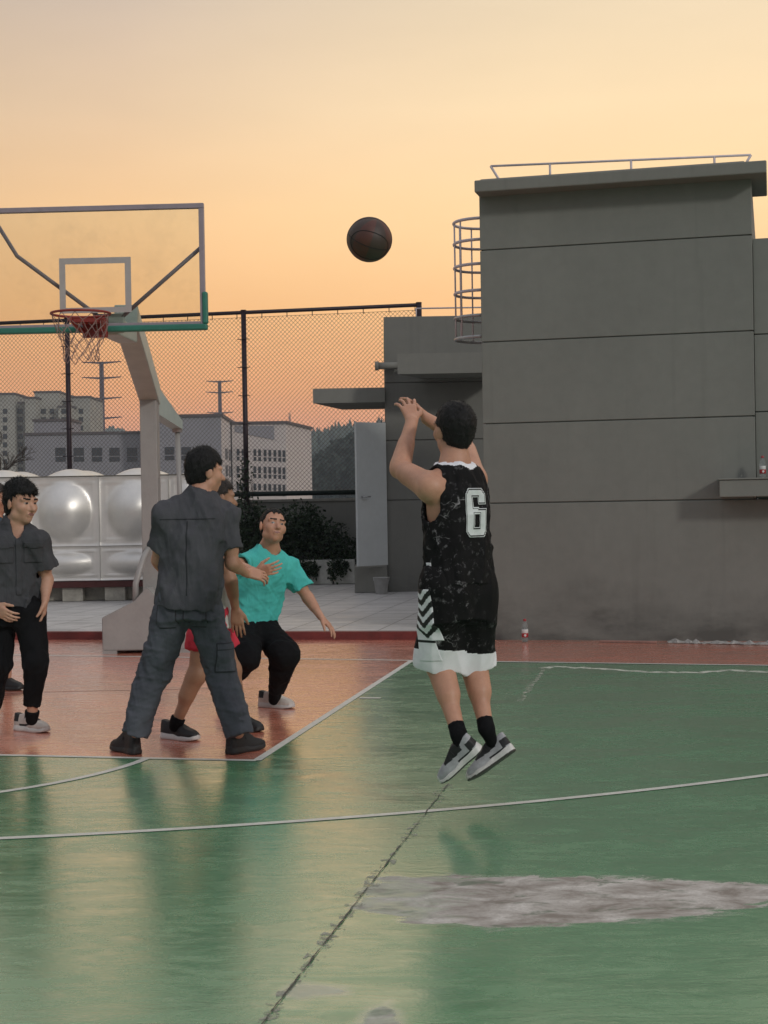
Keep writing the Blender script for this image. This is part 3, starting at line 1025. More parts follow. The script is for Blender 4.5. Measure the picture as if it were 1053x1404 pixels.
# ---------------------------------------------------------------- man in turquoise T-shirt
def teal_man():
    d0 = 10.75
    J = pixel_pts(dict(pel=(346, 846, 0), neck=(369, 753, -.06), head=(374, 721, -.12), sh_a=(342, 770, -.13), el_a=(322, 776, -.36), wr_a=(352, 784, -.47),
                       sh_b=(394, 776, .06), el_b=(421, 818, .04), wr_b=(440, 846, -.10),
                       hip_a=(336, 856, -.02), hip_b=(357, 858, .03), kn_a=(338, 899, -.34), kn_b=(391, 897, -.24), an_a=(307, 945, .04), an_b=(377, 953, -.02)), d0)
    root = thing('person', 'man in turquoise T-shirt crouching with one arm out, looking up', 'person', (float(J['pel'][0]), float(J['pel'][1]), 0))
    F3 = nrm((.50, -.86, 0))
    fr = head_prims(J['head'], (.42, -.86, .22), (.10, .22, 1), 1.03)
    hb = (J['wr_b'], nrm((.10, -.04, -.10)), nrm((-.4, -.3, -.7)), nrm((-.4, -.8, .2)), dict(curl=.28, spread=.3))
    ha = (J['wr_a'], nrm((.2, -.05, .03)), nrm((.2, .8, -.5)), nrm((.1, -.3, .9)), dict(curl=.40, spread=.18, thumb=.8))
    make_body(root, J, F3, fr, SK_TAN, .006, .95, .9, (ha, hb), neck_r=.056)
    make_hair(root, fr, M_HAIR, 13, .006, .005, fringe=.074, nape=-.05, mess=.0005, slen=.007)
    secs = torso_secs(.185, .175, .175, .168, 1.0, .135)
    A = shirt_field(J, F3, secs, .012, .74, .080, .02, .082, .006, .017, 29, (22, .013), front_v=.03, trap=.0, drop=.06)
    nb, hd = J['neck'], J['head']; ax = nrm(hd - nb)
    shirt = field_obj('t_shirt', A, M_TEAL, root)
    trousers(root, J, F3, M_BLACK, .108, .098, .055, .93, 53, fold=(20, .011))
    socks(root, J, 'b', .042, .86)
    for (hx, hy, tx, ty) in ((357, 969, 405, 972),):
        h = A3(ground(hx, hy)); t = A3(ground(tx, ty))
        make_shoe(root, SHOE_LOW, h, t, UP, [M_SHOEC, M_SHOEB], M_SOLEW, M_LACEW, lambda c: ((c[:, 0] < .05) & (c[:, 2] > .07)).astype(int), scale=1.0)
    h = A3(at(300, 950, d0 + .1)); t = A3(at(322, 968, d0 - .05))
    make_shoe(root, SHOE_LOW, h, t, nrm((-.1, -.5, 1)), [M_SHOEC], M_SOLEW, M_LACEW, scale=.95)
    check('teal', J)
    return root

# ---------------------------------------------------------------- man at the left edge
def left_man():
    d0 = 9.5
    J = pixel_pts(dict(pel=(20, 832, 0), neck=(20, 722, 0), head=(29, 689, -.03), sh_a=(-16, 738, .05), el_a=(-26, 800, .06), wr_a=(-6, 832, -.14),
                       sh_b=(52, 743, -.05), el_b=(64, 794, .03), wr_b=(62, 822, -.06),
                       hip_a=(3, 842, .03), hip_b=(41, 842, -.03), kn_a=(-2, 912, -.05), kn_b=(49, 906, -.10), an_a=(-14, 982, .06), an_b=(44, 978, -.02)), d0)
    root = thing('person', 'man in charcoal button shirt and cropped black trousers looking right', 'person', (float(J['pel'][0]), float(J['pel'][1]), 0))
    F3 = nrm((.42, -.91, 0))
    fr = head_prims(J['head'], (.80, -.60, -.06), (.06, 0, 1), 1.04)
    hb = (J['wr_b'], nrm((-.02, .0, -.2)), nrm((-1, .2, 0)), nrm((.1, -1, 0)), dict(curl=.5, spread=.06))
    ha = (J['wr_a'], nrm((.12, -.08, -.08)), nrm((.3, .9, 0)), nrm((.2, -.2, .9)), dict(curl=.45, spread=.1))
    make_body(root, J, F3, fr, SK_LIGHT, .006, .92, .9, (ha, hb), neck_r=.055)
    make_hair(root, fr, M_HAIR, 21, .014, .005, top=.014, fringe=.056, side=-.002, nape=-.080, mess=.007, slen=.020)
    secs = torso_secs(.165, .160, .170, .165, 1.0, .125)
    A = shirt_field(J, F3, secs, .014, .70, .086, .0, .060, .006, .017, 37, (21, .012), stretch=(1, 1, .5), front_v=.10)
    shirt = field_obj('shirt', A, M_DGREY, root)
    side = np.cross(F3, UP)
    # button placket and chest pockets, laid on the front
    c = lerp(J['pel'], J['neck'], .5)
    decal('placket', shirt, shirt, c + UP * .0, side, UP, -F3, .034, .34, lambda a, b: 0, [M_DGREY], .006, .0035)
    for k in (-1, 1):
        def pk(a, b): return 0
        decal('pocket', shirt, shirt, c + side * k * .085 + UP * .085, side, UP, -F3, .105, .115, pk, [M_DGREY], .006, .003)
        decal('pocket_flap', shirt, shirt, c + side * k * .085 + UP * .135, side, UP, -F3, .112, .04, lambda a, b: 0 if b > -.5 + abs(a) * .3 else -1, [M_DGREY], .006, .0065)
    # collar
    ax = nrm(J['head'] - J['neck'])
    F = Field(J['neck'] - .14, J['neck'] + .14, .005)
    F.add(cone(J['neck'] - ax * .03, J['neck'] + ax * .035, .088, .070, True)); F.sub(cone(J['neck'] - ax * .08, J['neck'] + ax * .08, .077, .060))
    F.cut(J['neck'] - ax * .03, -ax)
    p = J['neck'] + F3 * .085
    F.sub(cone(p - UP * .08, p + UP * .08, .025, .06))
    field_obj('collar', F, M_DGREY, shirt)
    trousers(root, J, F3, M_BLACK, .105, .074, .056, .86, 59, fold=(20, .010))
    socks(root, J, 'ab', .041, .95)
    def up_paint(c):
        m = np.zeros(len(c), int)
        m[(c[:, 2] > .05) & (c[:, 0] > .10) & (c[:, 0] < .20) & (np.abs(c[:, 1]) < .028)] = 1
        m[(c[:, 2] > .065) & (c[:, 0] < .05)] = 1
        m[(np.abs(c[:, 2] - .045 - .3 * np.maximum(0, c[:, 0] - .12)) < .007) & (c[:, 0] > .06) & (c[:, 0] < .2)] = 1
        return m
    for (hx, hy, tx, ty) in ((23, 1001, 78, 1006), (-42, 1000, 4, 1010)):
        h = A3(ground(hx, hy)); t = A3(ground(tx, ty))
        make_shoe(root, SHOE_LOW, h, t, UP, [M_SHOEC, M_SHOEB], M_SOLEG, M_LACEW, up_paint, scale=.98)
    check('left', J)
    return root

# ---------------------------------------------------------------- man half hidden behind him
def far_man():
    d0 = 12.1
    J = pixel_pts(dict(pel=(-8, 812, 0), neck=(-8, 716, 0), head=(-5, 683, 0), sh_a=(-14, 730, -.17), el_a=(-20, 778, -.20), wr_a=(-16, 812, -.26),
                       sh_b=(-6, 728, .17), el_b=(-8, 776, .22), wr_b=(-4, 812, .18),
                       hip_a=(-12, 816, -.08), hip_b=(-6, 816, .08), kn_a=(-14, 872, -.10), kn_b=(11, 868, .08), an_a=(-26, 930, -.10), an_b=(10, 927, .06)), d0)
    root = thing('person', 'man in blue-grey shirt almost hidden behind the man in the charcoal shirt', 'person', (float(J['pel'][0]), float(J['pel'][1]), 0))
    F3 = nrm((.95, -.25, 0))
    fr = head_prims(J['head'], (.95, -.25, 0), (0, 0, 1), .98)
    hb = (J['wr_b'], nrm((.02, 0, -.2)), nrm((0, -1, 0)), nrm((1, 0, 0)), dict(curl=.3))
    ha = (J['wr_a'], nrm((.02, 0, -.2)), nrm((0, 1, 0)), nrm((1, 0, 0)), dict(curl=.3))
    make_body(root, J, F3, fr, SK_TAN, .007, .92, .9, (ha, hb))
    make_hair(root, fr, M_HAIRB, 25, .014, .006, fringe=.05)
    A = shirt_field(J, F3, torso_secs(.16, .155, .165, .155, 1.0), .012, .65, .07, .03, .062, .007, .018, 43, (22, .009))
    field_obj('shirt', A, M_BLUEG, root)
    Jk = dict(J)
    for k in 'ab':
        Jk['kn_' + k] = lerp(J['hip_' + k], J['kn_' + k], .4); Jk['an_' + k] = lerp(J['hip_' + k], J['kn_' + k], .95)
    trousers(root, Jk, F3, M_BLACK, .100, .095, .095, 1.0, 67, .007, name='shorts')
    for (hx, hy, tx, ty) in ((-8, 945, 35, 947), (-44, 944, -2, 948)):
        h = A3(ground(hx, hy)); t = A3(ground(tx, ty))
        make_shoe(root, SHOE_LOW, h, t, UP, M_SHOEB, M_SOLEK, M_LACEK)
    check('far', J)
    return root

shooter(); grey_man(); red_man(); teal_man(); left_man(); far_man()
# ------------------------------------------------------------------ ground, court, paving
def inside_poly(t, co, pts):
    """distance inside a convex outline on the ground (metres), as nodes"""
    sep = t.n.new('ShaderNodeSeparateXYZ'); t.l.new(co, sep.inputs[0])
    cx_, cy_ = sum(p[0] for p in pts) / len(pts), sum(p[1] for p in pts) / len(pts)
    out = None
    for a, b in zip(pts, pts[1:] + pts[:1]):
        nx, ny = -(b[1] - a[1]), b[0] - a[0]
        L = math.hypot(nx, ny); nx /= L; ny /= L
        if (cx_ - a[0]) * nx + (cy_ - a[1]) * ny < 0: nx, ny = -nx, -ny
        d = t.math('ADD', t.math('MULTIPLY', sep.outputs[0], nx), t.math('MULTIPLY_ADD', sep.outputs[1], ny, -(a[0] * nx + a[1] * ny)))
        out = d if out is None else t.math('MINIMUM', out, d)
    return out

def court_mat(name, base, worn, sheen_lo=.22, sheen_hi=.40, wear_amt=.7, patches=()):
    """rolled acrylic paint, worn pale in streaks, smoother where it is worn; bare concrete where it has peeled"""
    m, t, b, co = new_mat(name)
    s1 = t.noise(t.stretch(co, (.55, 1.6, 1), (0, 0, .25)), 1.3, 6, .62, .9)
    s2 = t.noise(t.stretch(co, (.9, 3.4, 1), (0, 0, -.2)), 3.2, 5, .62, 1.4)
    s3 = t.noise(co, 34, 4, .6)
    s4 = t.noise(t.stretch(co, (1, 1.7, 1), (0, 0, .6)), 5.5, 4, .6, 1.6)
    big = t.noise(co, .35, 3, .5)
    wear = t.math('MULTIPLY', t.mapr(s1, .42, .72), t.mapr(big, .35, .62, .25, 1))
    strk = t.mapr(s2, .53, .70)
    f = t.math('ADD', t.math('MULTIPLY', wear, .55), t.math('MULTIPLY', strk, .40))
    f = t.math('ADD', f, t.math('MULTIPLY', t.mapr(s4, .56, .68), .35))
    f = t.math('MULTIPLY', f, wear_amt, clamp=True)
    c = t.mix(f, base, worn)
    dark = t.mapr(t.noise(t.stretch(co, (.5, 2.2, 1), (0, 0, .1)), 1.1, 5, .6, .6), .58, .74)
    c = t.mix(t.math('MULTIPLY', dark, .35), c, tuple(x * .55 for x in base))
    c = t.mix(t.math('MULTIPLY', t.mapr(s3, .35, .7), .22), c, tuple(x * .7 for x in base))
    r = t.math('ADD', t.math('MULTIPLY', s2, .4), t.math('ADD', t.math('MULTIPLY', s1, .35), t.math('MULTIPLY', s4, .25)))
    rough = t.mapr(r, .38, .60, sheen_hi, sheen_lo)
    coat = .9
    if patches:
        e1 = t.noise(t.stretch(co, (1.2, 2.6, 1)), 5.0, 7, .68, .6)
        mask = None
        for pts, jag in patches:
            d = inside_poly(t, co, pts)
            q = t.math('ADD', d, t.math('MULTIPLY', t.math('SUBTRACT', e1, .52), jag))
            mask = q if mask is None else t.math('MAXIMUM', mask, q)
        edge = t.mapr(mask, -.035, .006)                # paint thinned to primer round the rim
        core = t.mapr(mask, .0, .014)
        sx = t.n.new('ShaderNodeSeparateXYZ'); t.l.new(co, sx.inputs[0])
        core = t.math('MULTIPLY', core, t.mapr(t.math('ADD', sx.outputs[0], t.math('MULTIPLY', t.math('SUBTRACT', e1, .5), 1.4)), -.12, .24, .22, 1.0))
        n1 = t.noise(t.stretch(co, (1.0, 1.5, 1)), 4.2, 7, .70, .5); n3 = t.noise(t.stretch(co, (.8, 1.8, 1)), 5.5, 5, .65, .6); n5 = t.noise(co, 60, 4, .7)
        pc = t.mix(t.mapr(n1, .38, .64), (.23, .20, .17), (.60, .575, .53))
        pc = t.mix(t.math('MULTIPLY', t.mapr(n3, .57, .64), .85), pc, (.13, .165, .115))
        pc = t.mix(t.math('MULTIPLY', t.mapr(n5, .48, .7), .45), pc, (.24, .21, .18))
        c = t.mix(t.math('MULTIPLY', edge, .6), c, (.40, .43, .36))
        c = t.mix(core, c, pc)
        rough = t.math('ADD', t.math('MULTIPLY', rough, t.math('SUBTRACT', 1.0, core)), t.math('MULTIPLY', core, .72))
        coat = t.math('MULTIPLY', t.math('SUBTRACT', 1.0, core), 1.0)
        hgt = t.math('MULTIPLY', core, -1.0)
    t.set(b, 'Base Color', c)
    t.set(b, 'Roughness', rough)
    b.inputs['Specular IOR Level'].default_value = .50
    t.set(b, 'Coat Weight', coat); b.inputs['Coat IOR'].default_value = 1.6
    t.set(b, 'Coat Roughness', rough)
    n = t.bump(s2, .07, .02)
    n = t.bump(s4, .05, .008, n)
    n = t.bump(s3, .05, .003, n)
    if patches:
        n = t.bump(hgt, .25, .004, n)
        n = t.bump(n5, .12, .004, n)
    t.set(b, 'Normal', n); t.set(b, 'Coat Normal', n)
    return m

_g = lambda L: [tuple(ground(x, y)[:2]) for x, y in L]
PATCHES = [(_g([(505, 1214), (545, 1200), (880, 1203), (1085, 1214), (1085, 1234), (960, 1257), (690, 1274), (560, 1264), (490, 1244)]), .30),
           (_g([(385, 1362), (405, 1348), (470, 1354), (475, 1364), (410, 1368)]), .10),
           (_g([(498, 1408), (508, 1382), (530, 1376), (548, 1400), (540, 1420)]), .10)]
M_GREEN = court_mat('green_court_paint', (.095, .300, .140), (.31, .39, .24), .14, .34, .62, patches=PATCHES)
M_RED = court_mat('red_court_paint', (.62, .19, .115), (.72, .40, .26), .15, .36, .55)
M_LINE = pmat('white_line_paint', (.60, .60, .55), .45, .18, 9, .2, 80)
M_CONC = pmat('worn_concrete', (.26, .235, .21), .8, .3, 5, .5, 40, .01)
M_CRACK = pmat('crack_dark', (.02, .02, .017), .9, .3, 12, .4)
M_KERB = pmat('red_kerb_paint', (.155, .026, .022), .55, .35, 5, .3, 50)

def paving_mat():
    m, t, b, co = new_mat('pale_paving_tiles')
    br = t.n.new('ShaderNodeTexBrick')
    t.l.new(t.stretch(co, (1, 1, 1), (0, 0, .18)), br.inputs['Vector'])
    br.inputs['Scale'].default_value = 1.0; br.inputs['Brick Width'].default_value = .5; br.inputs['Row Height'].default_value = .5
    br.inputs['Mortar Size'].default_value = .008; br.offset = .0
    br.inputs['Color1'].default_value = (.50, .49, .475, 1); br.inputs['Color2'].default_value = (.57, .555, .54, 1); br.inputs['Mortar'].default_value = (.12, .11, .10, 1)
    n = t.noise(t.stretch(co, (.7, 2, 1)), 2.2, 6, .65, .5); n2 = t.noise(co, 20, 4, .6)
    c = t.mix(t.math('MULTIPLY', t.mapr(n, .42, .70), .55), br.outputs['Color'], (.22, .205, .19))
    c = t.mix(t.math('MULTIPLY', t.mapr(n2, .4, .7), .25), c, (.20, .19, .18))
    t.set(b, 'Base Color', c)
    t.set(b, 'Roughness', t.mapr(n, .35, .65, .34, .62))
    t.set(b, 'Normal', t.bump(n2, .15, .006))
    return m
M_PAVE = paving_mat()

def sheet(name, pts, z, mat, kind='structure'):
    mb = MB(); mb.poly([(p[0], p[1], z) for p in pts])
    o = mb.build(name, mat)
    for f in o.data.polygons:
        if f.normal.z < 0: o.data.flip_normals(); break
    return tag(o, kind=kind)

# far ground below the roof terrace, and the roof deck that carries the court
sheet('ground', [(-2500, -300), (2500, -300), (2500, 4000), (-2500, 4000)], -14.0, pmat('far_ground', (.05, .06, .035), .9, .4, .02, 0))
mb = MB(); mb.box((0, 11, -.30), (60, 46, .6)); tag(mb.build('court', M_GREEN), kind='structure')

# red key and red surround
fl0, fl1 = ground(0, 1035.5), ground(352, 1043)
bl0, bl1 = ground(0, 898), ground(1053, 912.5)
kx = ground(565, 905.5)
kerb0, kerb1 = ground(-200, 877), ground(664, 877.5)
ext = lambda a, b, t: (a[0] + (b[0] - a[0]) * t, a[1] + (b[1] - a[1]) * t)
L0 = ext(fl0, fl1, -2.2)
mid = ext(bl0, bl1, .53)
sheet('red_court_area', [L0, (fl1[0], fl1[1]), (kx[0], kx[1]), ext(bl0, bl1, -1.2)], .0012, M_RED)
sheet('red_court_surround', [ext(bl0, bl1, -1.2), ext(bl0, bl1, 1.8), (9.5, 17.5), (-10.5, 17.5)], .0015, M_RED)

def strip(name, pts, w, z, mat=None, closed=False, ragged=0):
    """painted line along pts"""
    mb = MB(); n = len(pts); L = []; R = []
    r = random.Random(len(pts) + int(w * 1000))
    for i, p in enumerate(pts):
        a = V(pts[max(i - 1, 0)][:2]); b = V(pts[min(i + 1, n - 1)][:2])
        d = (b - a).normalized(); q = V((-d.y, d.x)) * w / 2
        k1 = 1 + (r.random() - .5) * ragged; k2 = 1 + (r.random() - .5) * ragged
        L.append((p[0] + q.x * k1, p[1] + q.y * k1, z)); R.append((p[0] - q.x * k2, p[1] - q.y * k2, z))
    for i in range(n - 1):
        mb.quad(R[i], R[i + 1], L[i + 1], L[i])
    o = mb.build(name, mat or M_LINE, norm=False)
    return tag(o, kind='structure')

def along(a, b, n=24):
    return [ext(a, b, i / n) for i in range(n + 1)]

def circ3(a, b, c):
    ax, ay, bx, by, cx, cy = a[0], a[1], b[0], b[1], c[0], c[1]
    d = 2 * (ax * (by - cy) + bx * (cy - ay) + cx * (ay - by))
    ux = ((ax * ax + ay * ay) * (by - cy) + (bx * bx + by * by) * (cy - ay) + (cx * cx + cy * cy) * (ay - by)) / d
    uy = ((ax * ax + ay * ay) * (cx - bx) + (bx * bx + by * by) * (ax - cx) + (cx * cx + cy * cy) * (bx - ax)) / d
    return ux, uy, math.hypot(ax - ux, ay - uy)

strip('free_throw_line', along(L0, fl1), .05, .0024)
strip('key_side_line', along(fl1, kx), .05, .0026)
strip('baseline', along(ext(bl0, bl1, -.5), ext(bl0, bl1, 1.6), 40), .055, .0028)
cx, cy, cr = circ3(ground(0, 1150), ground(650, 1107), ground(1053, 1063))
a0 = math.atan2(*(V(ground(-300, 1150)[:2]) - V((cx, cy))).yx); a1 = math.atan2(*(V(ground(1250, 1030)[:2]) - V((cx, cy))).yx)
strip('three_point_line', [(cx + cr * math.cos(a0 + (a1 - a0) * i / 90), cy + cr * math.sin(a0 + (a1 - a0) * i / 90)) for i in range(91)], .05, .0030)
fc = V(fl1[:2]) + (V(fl0[:2]) - V(fl1[:2])).normalized() * 2.45
fd = (V(fl1[:2]) - V(fl0[:2])).normalized()
arc = []
for i in range(41):
    a = -math.pi * i / 40
    v = fd * math.cos(a) + V((-fd.y, fd.x)) * math.sin(a)
    arc.append((fc.x + 1.8 * v.x, fc.y + 1.8 * v.y))
strip('free_throw_circle', arc, .05, .0032)
t0, t1 = ground(493, 957.5), ground(522, 957.5)
strip('lane_mark', along(t0, t1, 4), .06, .0034)
t0, t1 = ground(-60, 951), ground(330, 944)
strip('faded_line', along(t0, t1, 30), .03, .0022, pmat('faded_line_paint', (.42, .22, .17), .5, .3, 9, .1), ragged=.9)

def worn_mat(name, col, lo, hi, sc):
    """thin remains of paint or filler: shows the floor between its flakes"""
    m = pmat(name, col, .6, .3, 11, .3); t = NT(m.node_tree); b = m.node_tree.nodes['Principled BSDF']
    co = t.new('ShaderNodeTexCoord').outputs['Object']
    mx = t.n.new('ShaderNodeMixShader'); tp = t.n.new('ShaderNodeBsdfTransparent')
    t.l.new(t.mapr(t.noise(co, sc, 5, .7), lo, hi), mx.inputs[0]); t.l.new(tp.outputs[0], mx.inputs[1]); t.l.new(b.outputs[0], mx.inputs[2])
    t.l.new(mx.outputs[0], [nd for nd in t.n if nd.type == 'OUTPUT_MATERIAL'][0].inputs[0])
    return m
r = random.Random(3)
ck = []
for i in range(61):
    t = i / 60
    g = ground(360 + (616 - 360) * t + r.gauss(0, .35), 1404 + (1074 - 1404) * t)
    ck.append((g[0], g[1]))
ck = [ext(ck[0], ck[10], -.8)] + ck
strip('crack_edge', ck, .045, .0010, worn_mat('chipped_edge', (.30, .31, .25), .50, .62, 16), ragged=1.6)
strip('crack', ck, .0048, .0038, worn_mat('crack_gap', (.045, .05, .04), .33, .46, 9), ragged=1.8)
# worn pale trail and line remains at the right
M_SCUFF = worn_mat('scuffed_pale_paint', (.55, .56, .47), .34, .52, 11)
pp = [(744, 916), (760, 914), (820, 917), (900, 922), (960, 922), (1000, 919), (1075, 923)]
sp = []
for (xa, ya), (xb, yb) in zip(pp, pp[1:]):
    for k in range(6):
        g = ground(xa + (xb - xa) * k / 6 + r.gauss(0, 1), ya + (yb - ya) * k / 6 + r.gauss(0, .25)); sp.append((g[0], g[1]))
strip('scuffed_line', sp, .095, .0010, M_SCUFF, ragged=.6)
sp = [tuple(ground(712 + 35 * k / 12, 962 - 46 * k / 12)[:2]) for k in range(13)]
strip('scuffed_line', sp, .045, .0012, worn_mat('scuffed_pale_trace', (.42, .43, .35), .47, .60, 17), ragged=.8)

# kerb and paved terrace behind the court
KZ = .085
kd = (V(kerb1[:2]) - V(kerb0[:2])).normalized(); kn = V((-kd.y, kd.x))
kA, kB = V(kerb0[:2]) - kd * 4, V(kerb1[:2]) + kd * 2.5
mb = MB(); mb.prism([(kA.x, kA.y, -.05), (kB.x, kB.y, -.05), (kB.x, kB.y, KZ), (kA.x, kA.y, KZ)], (kn.x * .12, kn.y * .12, 0))
tag(mb.build('kerb', M_KERB), kind='structure')
iA, iB = kA + kn * .12, kB + kn * .12
mb = MB(); mb.prism([(iA.x, iA.y, KZ - .003), (iB.x, iB.y, KZ - .003), (14, 34, KZ - .003), (-22, 34, KZ - .003)], (0, 0, -.08))
tag(mb.build('paved_terrace', M_PAVE), kind='structure')

# ------------------------------------------------------------------ grey tower with cornice
def render_mat(name, col, stain=.0, zlo=0, zhi=.6):
    """painted render: broad blotches, fine grain, dirt that has washed up the foot of the wall"""
    m, t, b, co = new_mat(name)
    n1 = t.noise(t.stretch(co, (1, 1, .5)), .9, 5, .6); n2 = t.noise(co, 9, 4, .6); n3 = t.noise(co, 140, 3, .6)
    f = t.mapr(t.math('ADD', t.math('MULTIPLY', n1, .6), t.math('MULTIPLY', n2, .4)), .35, .65)
    c = t.mix(f, tuple(x * .90 for x in col), tuple(x * 1.08 for x in col))
    run = t.noise(t.stretch(co, (5, 5, .25)), 1.6, 4, .6)
    c = t.mix(t.math('MULTIPLY', t.mapr(run, .56, .72), .22), c, tuple(x * .6 for x in col))
    if stain:
        sep = t.n.new('ShaderNodeSeparateXYZ'); t.l.new(co, sep.inputs[0])
        ht = t.math('ADD', sep.outputs[2], t.math('MULTIPLY', t.math('SUBTRACT', t.noise(t.stretch(co, (1, 1, .3)), 2.2, 5, .65), .5), 1.1))
        d = t.mapr(ht, zlo, zhi, 1, 0)
        d = t.math('MULTIPLY', d, t.mapr(t.noise(t.stretch(co, (.6, .6, 1.6)), 2.4, 5, .65), .32, .62))
        c = t.mix(t.math('MULTIPLY', d, stain), c, tuple(x * .38 for x in col))
    t.set(b, 'Base Color', c)
    t.set(b, 'Roughness', t.mapr(n2, .3, .7, .68, .85))
    b.inputs['Specular IOR Level'].default_value = .3
    t.set(b, 'Normal', t.bump(n3, .25, .003, t.bump(n2, .06, .02)))
    return m
M_TOWER = render_mat('grey_render', (.198, .204, .184), .8, .10, .62)
M_TOWER2 = render_mat('dark_grey_render', (.170, .170, .154), .4, .1, .6)
M_CORN = render_mat('cornice_render', (.195, .195, .175))
M_RAILP = pmat('purple_grey_steel', (.60, .54, .56), .45, .15, 14, .1)
M_GALV = pmat('galvanised_steel', (.42, .42, .42), .42, .2, 18, .15, 60, metal=.8)

tl, tr = ground(667, 877.5), ground(1040, 879.5)
wd = (V(tr[:2]) - V(tl[:2])).normalized(); wn = V((-wd.y, wd.x))          # wn points away from the camera
WL = (V(tr[:2]) - V(tl[:2])).length
def wp(u, v, z):                                                        # along the wall, into the wall, height
    return V((tl[0] + wd.x * u + wn.x * v, tl[1] + wd.y * u + wn.y * v, z))
WROT = Matrix.Rotation(math.atan2(wd.y, wd.x), 3, 'Z')
def wbox(mb, u0, u1, v0, v1, z0, z1, bevel=0.0):
    mb.box(wp((u0 + u1) / 2, (v0 + v1) / 2, (z0 + z1) / 2), (u1 - u0, v1 - v0, z1 - z0), WROT, bevel)
def zt(py, px=667): return at(px, py, tl[1]).z
grooves = [0] + [zt(y) for y in (691, 582, 470, 344)]
ztop = zt(262)
tower = thing('roof_building', 'tall grey rendered roof building with overhanging cornice, nearest on the right', 'building', tuple(wp(WL / 2, 0, 0)))
mb = MB()
zs = grooves + [ztop]
for a, b in zip(zs, zs[1:]):
    wbox(mb, 0, WL + (0 if a else 3.6), 0, 4.0, a + (.011 if a else -.02), b - .0, .006)
wbox(mb, .03, WL - .03, .022, 3.97, -.02, ztop - .03)
mb.build('wall', M_TOWER, tower)
mb = MB()
cz = at(650, 247, tl[1] - .26).z; cb = at(650, 263.5, tl[1] - .26).z
cu = (at(650, 255, tl[1] - .26) - V((tl[0], tl[1], 0))).xy.dot(wd)
wbox(mb, cu, WL + .15, -.26, .95, cb, cz, .012)
wbox(mb, cu, WL - .03, .953, 4.3, cb, cz, .012)
wbox(mb, cu + .05, WL - .06, -.20, 4.2, cz - .003, cz + .02, .01)
mb.build('cornice', M_CORN, tower)
mb = MB()
rz = zt(228) - .09
pts = [wp(.10, .15, at(682, 228.5, tl[1] + .15).z), wp(WL, .15, at(1036, 212.5, tr[1] + .15).z)]
mb.tube(pts, .012, 8)
for u in (.72, 1.55, 2.38):
    k = u / WL
    mb.tube([wp(u, .15, cz + .02), wp(u, .15, pts[0].z + (pts[1].z - pts[0].z) * (u - .1) / (WL - .08))], .012, 6)
mb.tube([pts[0], wp(.22, .15, cz + .02)], .013, 6)
mb.tube([pts[1], wp(WL - .08, .15, cz + .02)], .013, 6)
mb.build('roof_railing', M_RAILP, tower)
# ledge on the front, right end
le = zt(668); lb = zt(690)
mb = MB()
lu = (at(986, 680, tr[1] - .3) - V((tl[0], tl[1], 0))).xy.dot(wd)
wbox(mb, lu, lu + 1.3, -.30, -.002, lb + .02, le + .02, .008)
wbox(mb, lu - .012, lu + 1.31, -.312, -.002, le + .023, le + .038, .004)
mb.build('ledge', M_TOWER, tower)
# lower wing seen past the right corner
mb = MB()
w2 = thing('roof_wing', 'lower grey rendered wing set back behind the tall roof building, right edge', 'building', tuple(wp(WL + 1, 3, 0)))
zw = [grooves[1], zt(684, 1045) if zt(684, 1045) > grooves[1] + .05 else grooves[1] + .001, zt(570, 1045), zt(468, 1045), at(1045, 346, tr[1] + .9).z]
for a, b in zip(zw, zw[1:]):
    if b - a > .05: wbox(mb, WL + .004, WL + 3.5, .05, 5, a + .011, b, .005)
wbox(mb, WL + .02, WL + 3.4, .08, 4.9, grooves[1] + .002, zw[-1] - .03)
mb.build('wall', M_TOWER, w2)

# torn white film and grit along the foot of the wall
mb = MB(); rr = random.Random(4)
for (xa, ya, xb, yb, hgt) in ((915, 881.5, 1062, 884.5, .04),):
    n = 26; prev = None
    for i in range(n + 1):
        t = i / n
        g = ground(xa + (xb - xa) * t, ya + (yb - ya) * t)
        w = .05 + .05 * rr.random(); h = hgt * (.3 + rr.random())
        row = [V((g[0], g[1] - w, .009)), V((g[0] + rr.gauss(0, .01), g[1] - w * .4, h * .7)), V((g[0], g[1] + .01, h))]
        if prev:
            for k in range(2):
                mb.quad(prev[k], row[k], row[k + 1], prev[k + 1])
        prev = row
o = mb.build('torn_film', pmat('torn_white_film', (.40, .385, .36), .6, .45, 22, .5, 60, .02)); tag(o, 'torn dirty white film lying along the foot of the grey wall', 'debris')
o.modifiers.new('thickness', 'SOLIDIFY').thickness = .004
mb = MB()
for (xa, xb, y) in ((822, 900, 881.0),):
    a, b = ground(xa, y), ground(xb, y + 1.2)
    mb.beam((a[0], a[1], .015), (b[0], b[1], .015), .03, .02, bevel=.004)
tag(mb.build('timber_strip', pmat('pinkish_strip', (.30, .17, .14), .7, .3, 15, .3)), 'thin pinkish strip lying on the red surface against the grey wall', 'strip')

